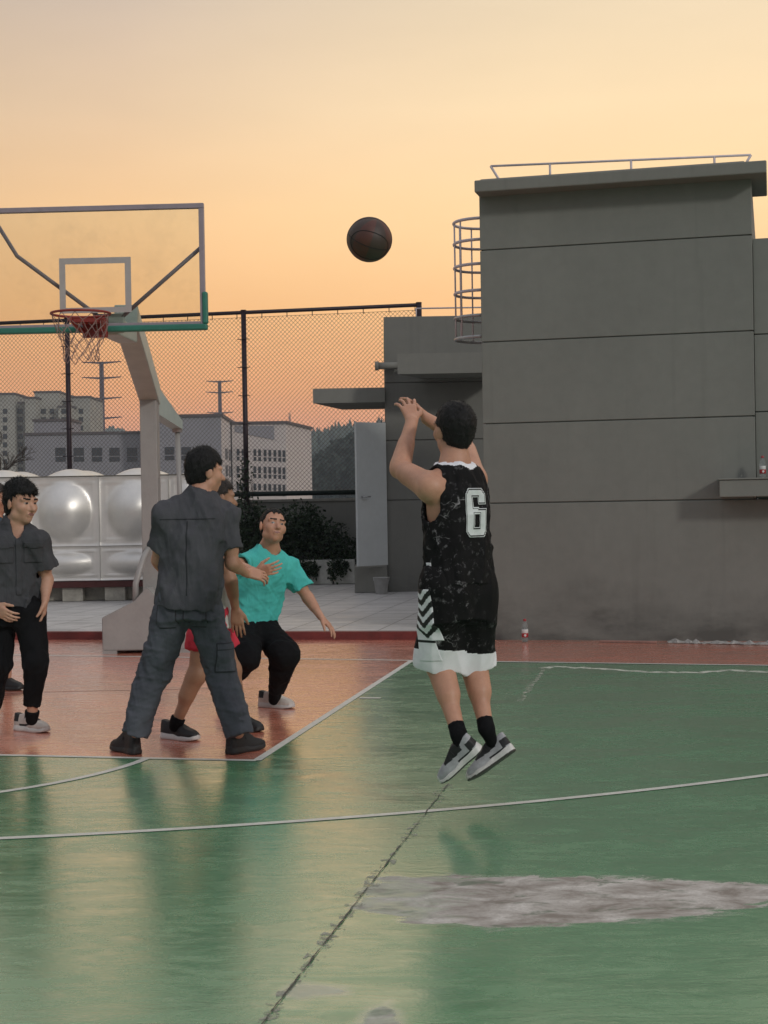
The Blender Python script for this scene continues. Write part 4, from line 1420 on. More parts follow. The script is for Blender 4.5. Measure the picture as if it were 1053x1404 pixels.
# ------------------------------------------------------------------ caged ladder on the side of the tower
lad = thing('caged_ladder', 'steel cage ladder fixed to the side of the tall grey building', 'ladder', tuple(wp(-.1, 1.0, 2.2)))
lv = .95; hw = .34
zc = [at(640, y, tl[1] + .75).z for y in (302, 331, 364, 400, 434)]
def hoop(z, rx, mb, r=.017):
    P = []
    for i in range(17):
        a = math.pi * i / 16
        P.append(wp(-.06 - rx * math.sin(a) ** .8, lv - hw * math.cos(a), z))
    mb.tube(P, r, 6)
for z in zc:
    mb = MB(); hoop(z, .40, mb); mb.build('cage_hoop', M_RAILP if z != zc[-1] else M_GALV, lad)
zb = at(640, 463, tl[1] + .75).z
mb = MB(); hoop(zb, .40, mb, .018); mb.build('cage_hoop', M_GALV, lad)
for a in (.22, .36, .5, .64, .8):
    mb = MB(); an = math.pi * a
    f = lambda z: wp(-.06 - .40 * math.sin(an) ** .8, lv - hw * math.cos(an), z)
    mb.tube([f(zb), f(zc[0])], .009, 6); mb.build('cage_bar', M_RAILP, lad)
for k in (-1, 1):
    mb = MB(); mb.tube([wp(-.10, lv + k * .2, zt(640)), wp(-.10, lv + k * .2, zc[0] + .1)], .018, 8); mb.build('rail', M_GALV, lad)
for i in range(11):
    z = zt(630) + .30 * i
    if z < zc[0]:
        mb = MB(); mb.tube([wp(-.10, lv - .2, z), wp(-.10, lv + .2, z)], .010, 6); mb.build('rung', M_GALV, lad)
for z in (zt(600), zt(480), zt(330)):
    mb = MB()
    mb.tube([wp(.01, lv - .2, z), wp(-.10, lv - .2, z), wp(-.10, lv + .2, z), wp(.01, lv + .2, z)], .012, 6)
    mb.build('bracket', M_GALV, lad)

# ------------------------------------------------------------------ lower building with canopies and door
D2 = 23.4
def bz(py, d=D2, px=560): return at(px, py, d).z
X0 = at(529.5, 640, D2).x; base2 = KZ
sb = thing('stair_building', 'dark grey flat roofed building with two canopies behind the shooter', 'building', (X0 + 2.5, D2, base2))
mb = MB(); zs = [base2 - .02, bz(686), bz(604), bz(525), bz(434)]
for i, (a, b) in enumerate(zip(zs, zs[1:])):
    mb.box((X0 + 3, D2 + 2.5, (a + b) / 2 + (.006 if i else 0)), (6, 5, b - a - (.012 if i else 0)), bevel=.006)
mb.box((X0 + 3, D2 + 2.5, (zs[0] + zs[-1]) / 2), (5.95, 4.95, zs[-1] - zs[0] - .05))
mb.build('wall', M_TOWER2, sb)
def slab(name, plan, z0, z1, tp=.0):
    mb = MB(); mb.prism([(x, y, z0) for x, y in plan], (0, 0, z1 - z0))
    return mb.build(name, M_CORN, sb)
# canopy over the front: tapering soffit
zf1, zf0 = at(600, 484, D2 - .9).z, at(600, 512, D2 - .9).z
xa, xb = at(545, 500, D2 - .9).x, at(690, 500, D2 - .9).x
slab('canopy', [(xa, D2 - .9), (xb, D2 - .9), (xb, D2 + .0 - .003), (at(578, 520, D2).x, D2 - .003)], zf0, zf1)
# canopy over the door on the left side
zl1, zl0 = at(480, 532, D2 - .1).z, at(480, 552, D2 - .1).z
xl = at(429, 540, D2 - .1).x
slab('canopy', [(xl, D2 - .1), (X0 - .003, D2 - .1), (X0 - .003, D2 + 1.6), (at(468, 540, D2 + 1.2).x, D2 + 1.6)], zl0, zl1)
# pipe stub
mb = MB(); z = bz(502)
mb.tube([(at(546, 502, D2 - .12).x, D2 - .12, z), (at(517, 502, D2 - .12).x, D2 - .12, z)], .055, 10)
mb.tube([(at(519, 502, D2 - .12).x, D2 - .12, z), (at(514, 502, D2 - .12).x, D2 - .12, z)], .072, 10)
mb.tube([(at(540, 502, D2 - .12).x, D2 - .12, z), (at(540, 502, D2 - .12).x, D2 + .02, z)], .03, 8)
mb.build('drain_spout', M_CORN, sb)
# thin roof rail
mb = MB(); zr = bz(422)
mb.tube([(X0 + .5, D2 + .1, zr), (X0 + 5.6, D2 + .1, zr)], .012, 6)
for x in (.5, 1.7, 2.9, 4.1, 5.3): mb.tube([(X0 + x, D2 + .1, zs[-1]), (X0 + x, D2 + .1, zr)], .010, 6)
mb.build('roof_rail', M_RAILP, sb)
# open door leaf
dr = thing('door', 'pale blue grey steel door standing open beside the dark building', 'door', (X0, D2 - .02, base2 + .22))
dl = at(488.5, 680, D2 - .40); dl0 = V((dl.x, D2 - .40, 0)); dh = V((X0 - .01, D2 - .04, 0))
M_DOOR = pmat('blue_grey_door_paint', (.48, .51, .51), .42, .08, 2, .05, 40, spec=.5)
zd0, zd1 = bz(775, D2 - .3), bz(578, D2 - .3)
u = (dl0 - dh).normalized(); nn = V((-u.y, u.x, 0))
rot = Matrix((u, nn, V((0, 0, 1)))).transposed()
LD = (dl0 - dh).length
mb = MB(); mb.box((dh + dl0) / 2 + V((0, 0, (zd0 + zd1) / 2)), (LD, .045, zd1 - zd0), rot, .004)
mb.build('leaf', M_DOOR, dr)
mb = MB()
hp = dh + u * (LD - .09) + V((0, 0, bz(680, D2 - .5)))
for s in (-1, 1):
    mb.tube([hp + nn * .02 * s, hp + nn * .065 * s, hp + nn * .07 * s - u * .13], .012, 8)
mb.build('handle', M_GALV, dr)
mb = MB(); mb.box((X0 - .26, D2 + .5, (base2 + zd0) / 2 - .01), (.50, 1.2, zd0 - base2 - .02), bevel=.01)
tag(mb.build('door_step', M_CORN), 'dark concrete step below the open steel door', 'step')
# white bucket by the corner
bp = at(523, 806, D2 - .45)
bk = thing('bucket', 'off white plastic bucket standing by the building corner', 'bucket', (bp.x, bp.y, KZ))
mb = MB(); mb.lathe((bp.x, bp.y, KZ - .002), [(.085, 0), (.088, .004), (.115, .235), (.125, .24), (.125, .25), (.108, .25), (.085, .03)], 20); mb.build('tub', pmat('white_plastic', (.33, .33, .32), .45, .15, 12, .05), bk)
mb = MB(); mb.tube([(bp.x + .12 * math.cos(a), bp.y - .02 - .03 * math.sin(a), KZ + .235 - .10 * math.sin(a)) for a in np.linspace(0, math.pi, 12)], .004, 5); mb.build('handle', M_GALV, bk)
# ------------------------------------------------------------------ stainless sectional water tank
def steel_mat():
    m, t, b, co = new_mat('dull_stainless_steel')
    n1 = t.noise(co, 3, 4, .6); n2 = t.noise(t.stretch(co, (1, 1, 8)), 30, 3, .6)
    t.set(b, 'Base Color', t.mix(t.mapr(n1, .35, .65), (.68, .66, .62), (.78, .75, .70)))
    b.inputs['Metallic'].default_value = .75
    t.set(b, 'Roughness', t.mapr(n2, .3, .7, .36, .50))
    t.set(b, 'Normal', t.bump(n1, .04, .02))
    return m
M_STEEL = steel_mat()
TD = 22.3
tz0 = KZ
pz0 = at(100, 796.5, TD).z; 
txr = at(283, 700, TD).x
PW = 95.0 / 2100 * TD
edge = at(136.5, 700, TD).x
ztk = [pz0, pz0 + .5 * PW, pz0 + 1.5 * PW]
tank = thing('water_tank', 'stainless steel sectional water tank with bulging panels', 'water tank', (edge, TD + 1, tz0))
def bulge(mb, c, ux, uz, un, w, h, dome=.21):
    """pressed panel: flange, raised rounded frame, dome"""
    N = 28; grid = []
    for j in range(N + 1):
        row = []
        for i in range(N + 1):
            a, b = (i / N - .5) * 2, (j / N - .5) * 2
            x, z = a * w / 2, b * h / 2
            e = max(abs(a) ** 1, abs(b))
            d = 0.0
            ex, ez = (1 - abs(a)) * w / 2, (1 - abs(b)) * h / 2
            ed = min(ex, ez)
            if ed < .012: d = .022                                 # standing seam
            elif .055 < ed < .085: d = .014 * math.sin((ed - .055) / .03 * math.pi)
            rx, rz = (w / 2 - .10), (h / 2 - .07)
            q = (x / rx) ** 2 + (z / rz) ** 2
            if q < 1: d = max(d, dome * min(1, h / w) * (1 - q) * (1.12 - .12 * q))
            row.append(mb.bm.verts.new(c + ux * x + uz * z + un * d))
        grid.append(row)
    for j in range(N):
        for i in range(N):
            f = mb.bm.faces.new((grid[j][i], grid[j][i + 1], grid[j + 1][i + 1], grid[j + 1][i])); f.smooth = True
ux, uz, un = V((1, 0, 0)), V((0, 0, 1)), V((0, -1, 0))
ncol = 5
for c in range(-3, 2):
    x = edge + (c + .5) * PW
    if x - PW / 2 > txr: continue
    wd_ = PW if c < 1 else PW / 2
    if c == 1: x = edge + 1.25 * PW
    for r_ in range(2):
        h = ztk[r_ + 1] - ztk[r_]
        mb = MB(); bulge(mb, V((x, TD, ztk[r_] + h / 2)), ux, uz, un, wd_ - .004, h - .004, .21 if c < 1 else .09)
        mb.build('side_panel', M_STEEL, tank)
    for k in range(2):
        mb = MB(); bulge(mb, V((x, TD + .02 + (k + .5) * PW, ztk[2] - .005)), ux, V((0, 1, 0)), uz, wd_ - .004, PW - .004, .12 if c < 1 else .06)
        mb.build('roof_panel', M_STEEL, tank)
xr = edge + 1.5 * PW; xl_ = edge - 3 * PW
for r_ in range(2):
    h = ztk[r_ + 1] - ztk[r_]
    for k in range(2):
        mb = MB(); bulge(mb, V((xr, TD + .02 + (k + .5) * PW, ztk[r_] + h / 2)), V((0, 1, 0)), uz, ux, PW - .004, h - .004, .08)
        mb.build('side_panel', M_STEEL, tank)
mb = MB(); mb.box(((xl_ + xr) / 2, TD + .03 + PW, (ztk[0] + ztk[2]) / 2), (xr - xl_ - .02, 2 * PW - .01, ztk[2] - ztk[0] - .02)); mb.build('core', M_STEEL, tank)
mb = MB()
zb_ = at(100, 806, TD).z
mb.box(((xl_ + xr) / 2, TD + PW + .02, (zb_ + pz0) / 2 - .002), (xr - xl_ + .06, 2 * PW + .06, pz0 - zb_ - .006), bevel=.006)
mb.build('base_beam', pmat('dark_red_primer', (.07, .012, .010), .6, .25, 8, .2), tank)
mb = MB()
for x in np.arange(xl_ + .12, xr, .62):
    mb.box((x, TD + PW, (zb_ + KZ) / 2), (.30, 2 * PW - .1, zb_ - KZ + .001), bevel=.01)
mb.box(((xl_ + xr) / 2, TD + PW + .12, (zb_ + KZ) / 2), (xr - xl_ - .1, 2 * PW - .3, zb_ - KZ - .01))
mb.build('plinth', pmat('stained_plinth', (.36, .34, .29), .8, .4, 3.5, .3, 40), tank)

# ------------------------------------------------------------------ basketball stand
M_STAND = pmat('grey_stand_paint', (.31, .30, .285), .45, .1, 6, .06, 60)
M_STANDL = pmat('pale_green_paint', (.40, .46, .42), .42, .12, 6, .06, 60)
M_FRAME = pmat('mauve_grey_frame', (.30, .25, .28), .45, .12, 10, .05)
M_PAD = pmat('green_edge_padding', (.030, .175, .125), .5, .2, 12, .2, 60)
M_RIM = pmat('red_rim_paint', (.24, .026, .018), .45, .2, 14, .1)
hoopr = thing('basketball_stand', 'portable basketball stand with glass backboard, red rim and net', 'basketball hoop', (-2.35, 15.3, 0))
BC = V((at(132, 450, 12.5).x, 12.5, 0)); zb0 = at(132, 451, 12.5).z; zb1 = at(132, 282.5, 12.5).z
bu = V((1, -.045, 0)).normalized(); bn = V((-bu.y, bu.x, 0)) * 1.0      # bn points away from us
def bp_(u, v, z): return V((BC.x + bu.x * u + bn.x * v, BC.y + bu.y * u + bn.y * v, z))
BR = Matrix((bu, bn, V((0, 0, 1)))).transposed()
HW = .90
board = thing('backboard', None, None); board.parent = hoopr; board.location = (0, 0, 0)
fw = .042
mb = MB()
for (u0, u1, z0, z1) in ((-HW, HW, zb1 - fw, zb1), (-HW, -HW + fw, zb0, zb1 - fw), (HW - fw, HW, zb0, zb1 - fw), (-HW + fw, HW - fw, zb0, zb0 + fw)):
    mb.box(bp_((u0 + u1) / 2, 0, (z0 + z1) / 2), (u1 - u0 - .001, .05, z1 - z0 - .001), BR, .004)
mb.build('board_frame', M_FRAME, board)
m, t, b, co = new_mat('dusty_board_glass')
mx = t.n.new('ShaderNodeMixShader'); tp = t.n.new('ShaderNodeBsdfTransparent'); tp.inputs[0].default_value = (.93, .94, .92, 1)
n = t.noise(co, 5, 5, .65); n2 = t.noise(co, 2, 3, .6)
lw = t.n.new('ShaderNodeLayerWeight'); lw.inputs[0].default_value = .25
t.l.new(t.math('ADD', t.math('MULTIPLY', t.mapr(t.math('MULTIPLY', n, n2), .22, .46), .07), t.math('MULTIPLY', lw.outputs['Fresnel'], .6), clamp=True), mx.inputs[0])
b.inputs['Base Color'].default_value = (.30, .28, .24, 1); b.inputs['Roughness'].default_value = .15
t.l.new(tp.outputs[0], mx.inputs[1]); t.l.new(b.outputs[0], mx.inputs[2])
t.l.new(mx.outputs[0], [nd for nd in t.n if nd.type == 'OUTPUT_MATERIAL'][0].inputs[0])
M_GLASS = m
mb = MB(); mb.box(bp_(0, 0, (zb0 + zb1) / 2), (2 * HW - 2 * fw - .002, .012, zb1 - zb0 - 2 * fw - .002), BR); mb.build('glass', M_GLASS, board)
mb = MB(); tw = .05; tz = zb0 + .13
for (u0, u1, z0, z1) in ((-.295, .295, tz + .45 - tw, tz + .45), (-.295, -.295 + tw, tz, tz + .45 - tw), (.295 - tw, .295, tz, tz + .45 - tw), (-.295 + tw, .295 - tw, tz, tz + tw * .9)):
    mb.box(bp_((u0 + u1) / 2, -.008, (z0 + z1) / 2), (u1 - u0, .003, z1 - z0), BR)
mb.build('target_square', pmat('white_board_line', (.42, .38, .36), .5, .1, 12, 0), board)
mb = MB()
mb.box(bp_(0, -.004, zb0 - .004), (2 * HW + .03, .065, .050), BR, .012)
for k in (-1, 1): mb.box(bp_(k * (HW - .002), -.004, zb0 + .150), (.042, .065, .26), BR, .012)
mb.build('padding', M_PAD, board)
# rear bracing of the board, seen through the glass
mb = MB()
mb.tube([bp_(.20, .06, zb0 + .10), bp_(HW - .03, .06, zb0 + .66)], .017, 8)
mb.tube([bp_(.02, .06, zb0 + .10), bp_(-.66, .06, zb0 + .62), bp_(-.86, .06, zb0 + .95)], .017, 8)
mb.build('brace', M_FRAME, board)
# rim, bracket, net
rz_ = at(110, 430, 12.05).z; RC = V((at(110.5, 430, 12.05).x, 12.05, rz_))
rim = None
mb = MB(); mb.tube([RC + V((.2285 * math.cos(a), .2285 * math.sin(a), 0)) for a in np.linspace(0, 2 * math.pi, 48, endpoint=False)], .0105, 8, True)
rim = mb.build('rim', M_RIM, hoopr)
mb = MB()
bc = bp_(0, -.02, rz_)
mb.box(bp_(.0, -.035, rz_ - .065), (.20, .05, .16), BR, .006)
a0 = RC + V((0, .225, -.004))
mb.prism([RC + V((-.10, .20, -.012)), RC + V((.12, .19, -.012)), bp_(.09, -.05, rz_ - .012), bp_(-.09, -.05, rz_ - .012)], (0, 0, -.03))
mb.prism([RC + V((-.14, .17, -.03)), RC + V((-.11, .19, -.03)), bp_(-.07, -.05, rz_ - .12), bp_(-.095, -.05, rz_ - .12)], (0, 0, .025))
mb.prism([RC + V((.11, .18, -.03)), RC + V((.14, .16, -.03)), bp_(.09, -.05, rz_ - .12), bp_(.07, -.05, rz_ - .12)], (0, 0, .025))
mb.build('rim_bracket', M_RIM, hoopr)
mb = MB(); ng = random.Random(5)
K, ROWS = 12, 6
rad = [.226, .205, .180, .158, .142, .132, .135]; hz_ = [0, .065, .135, .20, .26, .315, .365]
P = {}
for j in range(ROWS + 1):
    for k in range(K):
        a = 2 * math.pi * (k + .5 * (j % 2)) / K
        P[j, k] = RC + V((rad[j] * math.cos(a) + ng.gauss(0, .007), rad[j] * math.sin(a) + ng.gauss(0, .007), -.012 - hz_[j] + ng.gauss(0, .006)))
for j in range(ROWS):
    for k in range(K):
        for k2 in ((k, k - 1) if j % 2 == 0 else (k, k + 1)):
            A, B = P[j, k], P[j + 1, k2 % K]
            mb.tube([A, (A + B) / 2 + V((0, 0, -.006)), B], .0034, 4, cap=False)
mb.build('net', pmat('dirty_net_cord', (.26, .17, .15), .8, .35, 30, 0), hoopr)
# main arm, pole, tail, base
PD = 15.4
pc = at(207.5, 700, PD); px0 = pc.x
zt_ = at(207, 541, PD).z
mb = MB(); mb.box((px0, PD, zt_ / 2 + .1), (.168, .20, zt_ - .2), bevel=.008); mb.build('pole', M_STAND, hoopr)
up0 = V((at(176, 450, 13.3).x, 13.2, at(176, 452, 13.3).z + .10))
low = V((px0, PD + .02, zt_ + .02))
mb = MB()
d_ = (low - up0).normalized()
mb.beam(up0 - d_ * .03, low + d_ * .10, .20, .20, bevel=.01)
mb.beam(V((up0.x, up0.y + .05, zb0 + .03)), bp_(.08, .08, zb0 + .03), .17, .14, bevel=.01)
mb.build('arm', M_STANDL, hoopr)
mb = MB(); mb.box(bp_(.10, .06, zb0 + .05), (.24, .03, .16), BR, .008); mb.build('mount_plate', M_STANDL, hoopr)
tail = V((at(243, 585, PD + 1.1).x, PD + 1.1, at(243, 585, PD + 1.1).z))
mb = MB(); mb.prism([low + V((-.06, .05, .10)), low + V((-.06, .05, -.20)), V((tail.x - .06, tail.y, tail.z - .03)), V((tail.x - .06, tail.y, tail.z + .06))], (.12, 0, 0))
mb.build('tail_plate', M_STANDL, hoopr)
mb = MB(); mb.tube([tail, V((tail.x + .03, tail.y + .02, .45))], .026, 10); mb.tube([tail + V((0, 0, .03)), tail + V((0, 0, -.06))], .055, 12); mb.build('tie_rod', M_STAND, hoopr)
# base box with sloping hood
bx0, bx1 = at(140, 870, 15.0).x, at(140, 870, 15.0).x + .86
zh = at(140, 847, 15.0).z
mb = MB()
yb, yf, ye = 17.0, 15.0, PD - .12
bxm = px0; pr = [(bx0, .035), (bx0, zh), (at(184, 824, yf).x, at(184, 824, yf).z), (at(200, 806, yf).x, at(200, 806, yf).z)]
pr = pr + [(2 * bxm - x, z) for x, z in pr[::-1]]
bx1 = 2 * bxm - bx0
mb.prism([(x, yf, z) for x, z in pr], (0, yb - yf, 0))
bmesh.ops.recalc_face_normals(mb.bm, faces=mb.bm.faces)
bmesh.ops.bevel(mb.bm, geom=list(mb.bm.edges), offset=.008, segments=2, affect='EDGES')
for x in (bx0 + .07, bx1 - .07):
    mb.box((x, yf + .08, .0175), (.14, .16, .037))
    mb.box((x, yb - .08, .0175), (.14, .16, .037))
mb.build('base', M_STAND, hoopr)
mb = MB(); mb.tube([at(186, 828, yf + .1), at(186, 800, yf + .12), at(197, 764, yf + .2), at(207, 745, PD)], .030, 8); mb.build('brace', M_STAND, hoopr)

# ------------------------------------------------------------------ basketball in the air
bc_ = at(506.5, 328.5, 8.2); BRAD = 30.8 / 2100 * 8.2
m, t, b, co = new_mat('two_tone_ball_leather')
sep = t.n.new('ShaderNodeSeparateXYZ'); t.l.new(co, sep.inputs[0])
at2 = t.math('ARCTAN2', sep.outputs[1], sep.outputs[0])
wv = t.math('SINE', t.math('MULTIPLY', at2, 4.0))
c = t.mix(t.mapr(wv, -.1, .1), (.095, .028, .018), (.050, .030, .022))
c = t.mix(t.math('MULTIPLY', t.mapr(t.noise(co, 14, 5, .6), .35, .7), .6), c, (.040, .024, .018))
t.set(b, 'Base Color', c); b.inputs['Roughness'].default_value = .5
vo = t.n.new('ShaderNodeTexVoronoi'); vo.inputs['Scale'].default_value = 260; t.l.new(co, vo.inputs['Vector'])
t.set(b, 'Normal', t.bump(vo.outputs[0], .35, .002))
ballt = thing('basketball', 'dark brown basketball in mid air above the court', 'basketball', tuple(bc_))
bm = bmesh.new(); bmesh.ops.create_uvsphere(bm, u_segments=48, v_segments=32, radius=BRAD)
for f in bm.faces: f.smooth = True
me = bpy.data.meshes.new('cover'); bm.to_mesh(me); bm.free()
cov = bpy.data.objects.new('cover', me); COL.objects.link(cov); me.materials.append(m); cov.parent = ballt
mb = MB(); R_ = BRAD + .0002
rotb = Matrix.Rotation(.5, 3, 'X') @ Matrix.Rotation(.35, 3, 'Y')
circs = [[V((math.cos(a), math.sin(a), 0)) for a in np.linspace(0, 2 * math.pi, 64, endpoint=False)], [V((math.cos(a), 0, math.sin(a))) for a in np.linspace(0, 2 * math.pi, 64, endpoint=False)]]
for s in (-1, 1): circs.append([V((math.cos(a) * .72 , s * (.69 - .22 * math.cos(2 * a)), math.sin(a) * .72)).normalized() for a in np.linspace(0, 2 * math.pi, 64, endpoint=False)])
for c_ in circs: mb.tube([p * R_ for p in c_], .0022, 5, True)
me_o = mb.build('seams', pmat('ball_seam', (.006, .005, .005), .6, .1, 20, 0))
me_o.parent = ballt
ballt.rotation_euler = rotb.to_euler()

# ------------------------------------------------------------------ water bottles
m, t, b, co = new_mat('clear_bottle_plastic')
b.inputs['Base Color'].default_value = (.85, .9, .9, 1); b.inputs['Roughness'].default_value = .08
b.inputs['Transmission Weight'].default_value = .92; b.inputs['IOR'].default_value = 1.2
M_PET = m
M_CAP = pmat('red_cap', (.32, .035, .04), .4, .1, 20, 0); M_LABR = pmat('red_label', (.36, .015, .02), .4, .15, 30, 0); M_LABW = pmat('white_label', (.62, .62, .6), .45, .06, 30, 0)
def bottle(p, label, sc=1.0):
    o = thing('water_bottle', label, 'bottle', tuple(p), 'red and white water bottles')
    q = lambda L: [(r * sc, z * sc) for r, z in L]
    mb = MB(); mb.lathe(p, q([(.026, 0), (.031, .004), (.032, .02), (.030, .03), (.032, .04), (.032, .135), (.029, .150), (.031, .16), (.024, .185), (.014, .203), (.0125, .212)]), 20); mb.build('bottle_body', M_PET, o)
    mb = MB(); mb.lathe(p, q([(.015, .208), (.0155, .21), (.0155, .228), (.014, .231)]), 16); mb.build('cap', M_CAP, o)
    mb = MB(); mb.lathe(p, q([(.0325, .045), (.0330, .046), (.0330, .086), (.0325, .087)]), 20); mb.lathe(p, q([(.0325, .0875), (.0330, .0885), (.0330, .124), (.0325, .125)]), 20, mi=1)
    mb.build('label_sleeve', [M_LABR, M_LABW], o)
    # pale mark printed on the red band
    mb = MB()
    for k in range(6):
        a0_, a1_ = -2.0 + k * .12, -2.0 + (k + 1) * .12
        r1 = .0334 * sc
        hh = .012 * math.sqrt(max(.05, 1 - ((k + .5) / 3 - 1) ** 2)) * sc
        zc_ = .066 * sc
        mb.quad(*[V(p) + V((r1 * math.cos(a), r1 * math.sin(a), zz)) for a, zz in ((a0_, zc_ - hh), (a1_, zc_ - hh), (a1_, zc_ + hh), (a0_, zc_ + hh))])
    mb.build('label_mark', M_LABW, bpy.data.objects[o.children[-1].name] if False else o)
    return o
g = ground(720, 880.5)
bottle(V((g[0], g[1], .006)), 'clear water bottle with red and white label on the court floor by the wall', 1.0)
lp = at(1046, 664, tr[1] - .16)
bottle(V((lp.x, lp.y, le + .038)), 'clear water bottle with red and white label standing on the wall ledge', .93)

# ------------------------------------------------------------------ parapet, fence, planter, plants
fA, fB = at(-140, 640, 28.6), at(578, 640, 26.6)
fd_ = (V(fB[:2]) - V(fA[:2])).normalized(); FL = (V(fB[:2]) - V(fA[:2])).length
def fp(px):   # distance along the fence line under a photo column
    d = ray(px, 640); k = V((d.x, d.y)); a = V(fA[:2])
    den = k.x * fd_.y - k.y * fd_.x
    s = (a.x * fd_.y - a.y * fd_.x) / den
    q = k * s
    return (q - a).dot(fd_)
def fq(s, z, off=0.0): return V((fA[0] + fd_.x * s - fd_.y * off, fA[1] + fd_.y * s + fd_.x * off, z))
def fz(px, py):
    p = fq(fp(px), 0); return at(px, py, p.y).z
zft = fz(337, 428.5); zfb = fz(420, 676)
M_POST = pmat('dark_maroon_steel', (.022, .012, .018), .5, .3, 10, .1, metal=.3)
M_GREENRAIL = pmat('dark_green_steel', (.012, .022, .019), .5, .3, 10, .1, metal=.3)
fence = thing('chain_link_fence', 'tall dark chain link fence on the parapet behind the terrace', 'fence', tuple(fq(FL / 2, zfb)))
for px in (-140, 95.5, 337.5, 578):
    mb = MB(); s = fp(px); mb.tube([fq(s, KZ + .3), fq(s, zft + .03)], .045 if px < 500 else .05, 10)
    mb.tube([fq(s, zft + .03), fq(s, zft + .045)], .052, 10)
    mb.build('post', M_POST, fence)
    for z in np.arange(zfb + .25, zft - .1, .5):
        mb = MB(); mb.tube([fq(s - .11, z, -.045), fq(s + .11, z, -.045)], .008, 5); mb.build('clip', M_POST, fence)
mb = MB(); mb.tube([fq(-.3, zft), fq(FL, zft)], .035, 10)
for s in np.arange(.2, FL, .46): mb.tube([fq(s, zft), fq(s, zft - .11)], .008, 5)
mb.build('top_rail', M_POST, fence)
mb = MB(); mb.tube([fq(-.3, zfb), fq(FL, zfb)], .045, 10); mb.build('bottom_rail', M_GREENRAIL, fence)
mb = MB(); pit = .078; z0, z1 = zfb, zft - .09; Hh = z1 - z0
def wire(a, b):
    d = (b - a).normalized(); u = V((0, 0, 1)).cross(d).normalized() if abs(d.z) < .99 else V((1, 0, 0)); v = d.cross(u)
    r_ = .0037
    A = [mb.bm.verts.new(a + (u * math.cos(t) + v * math.sin(t)) * r_) for t in (0, 2.094, 4.189)]
    B = [mb.bm.verts.new(b + (u * math.cos(t) + v * math.sin(t)) * r_) for t in (0, 2.094, 4.189)]
    for k in range(3): mb.bm.faces.new((A[k], A[(k + 1) % 3], B[(k + 1) % 3], B[k]))
for sgn in (1, -1):
    for i in range(int((FL + Hh) / pit) + 1):
        s0 = i * pit - (Hh if sgn > 0 else 0)
        a_s, b_s = s0, s0 + sgn * Hh
        za, zb2 = z0, z1
        lo_, hi_ = 0, FL
        def clip(s_):
            return z0 + (s_ - s0) * sgn
        pa, pb = a_s, b_s
        if pa < lo_: pa = lo_
        if pa > hi_: pa = hi_
        if pb < lo_: pb = lo_
        if pb > hi_: pb = hi_
        if abs(pa - pb) < .02: continue
        wire(fq(pa, clip(pa), .004 * sgn), fq(pb, clip(pb), .004 * sgn))
mb.tube([fq(0, z1), fq(FL, z1)], .004, 5)
mb.build('wire_mesh', pmat('dull_wire', (.10, .075, .07), .5, .2, 20, 0, metal=.3), fence)

zpt = fz(420, 685)
mb = MB()
a = fq(-3, (KZ + zpt) / 2, .16); b = fq(FL + .2, (KZ + zpt) / 2, .16)
par = thing('parapet_wall', 'low dark parapet wall with pale coping under the chain link fence', 'wall', tuple(fq(FL / 2, KZ, .16)))
mb.beam(a, b, .24, zpt - KZ - .04, bevel=.006); mb.build('wall', M_TOWER2, par)
mb = MB(); mb.beam(V((a.x, a.y, zpt - .01)), V((b.x, b.y, zpt - .01)), .30, .05, bevel=.008); mb.build('coping', pmat('pale_coping', (.22, .215, .19), .7, .25, 5, .2), par)

# planter blocks in front of the parapet
pyd = 26.0
M_PLANT = pmat('planter_concrete', (.48, .485, .45), .8, .35, 3, .3, 40, .01)
for xa, xb_, lab in ((330, 411, 'grey concrete planter block behind the man in turquoise'), (413, 456, 'grey concrete planter block with ivy down one end'), (458, 487, 'short grey concrete planter block next to the open door')):
    X1, X2 = at(xa, 790, pyd).x, at(xb_, 790, pyd).x
    zt2 = at(430, 768, pyd).z
    mb = MB(); mb.box(((X1 + X2) / 2, pyd + .30, (zt2 + KZ) / 2), (X2 - X1, .6, zt2 - KZ), bevel=.015)
    tag(mb.build('planter', M_PLANT), lab, 'planter', 'concrete planters along the parapet')

def leaf_mat(name, c):
    m, t, b, co = new_mat(name)
    n = t.noise(co, 3.0, 3, .6); n2 = t.noise(co, 17, 2, .6)
    f = t.mapr(t.math('ADD', t.math('MULTIPLY', n, .5), t.math('MULTIPLY', n2, .5)), .35, .65)
    t.set(b, 'Base Color', t.mix(f, tuple(x * .5 for x in c), tuple(x * 1.6 for x in c)))
    b.inputs['Roughness'].default_value = .6; b.inputs['Specular IOR Level'].default_value = .25
    return m
M_LEAF = leaf_mat('shrub_leaf', (.020, .036, .016)); M_STEM = pmat('stem_bark', (.04, .03, .022), .9, .3, 20, .2)
def leaves(mb, c, rad, n, size, r, flat=1.0):
    """leaf-shaped faces clumped through a volume"""
    cl = [V((c.x + r.uniform(-1, 1) * rad[0] * .8, c.y + r.uniform(-1, 1) * rad[1] * .8, c.z + r.uniform(-1, 1) * rad[2] * .8)) for _ in range(max(3, n // 26))]
    for _ in range(n):
        q = r.choice(cl); k = .34
        p = V((q.x + r.gauss(0, k * rad[0] * .6), q.y + r.gauss(0, k * rad[1] * .6), q.z + r.gauss(0, k * rad[2] * .6)))
        e = sum(((p[i] - c[i]) / rad[i]) ** 2 for i in range(3))
        if e > 1.15: continue
        d = V((r.gauss(0, 1), r.gauss(0, 1), r.gauss(0, 1) - .2)).normalized(); u = d.orthogonal().normalized()
        u = (Matrix.Rotation(r.uniform(0, 6.28), 3, d) @ u)
        s = size * r.uniform(.6, 1.3); w = u.cross(d)
        mb.quad(p, p + u * s * .5 + w * s * .28, p + u * s, p + u * s * .5 - w * s * .28)
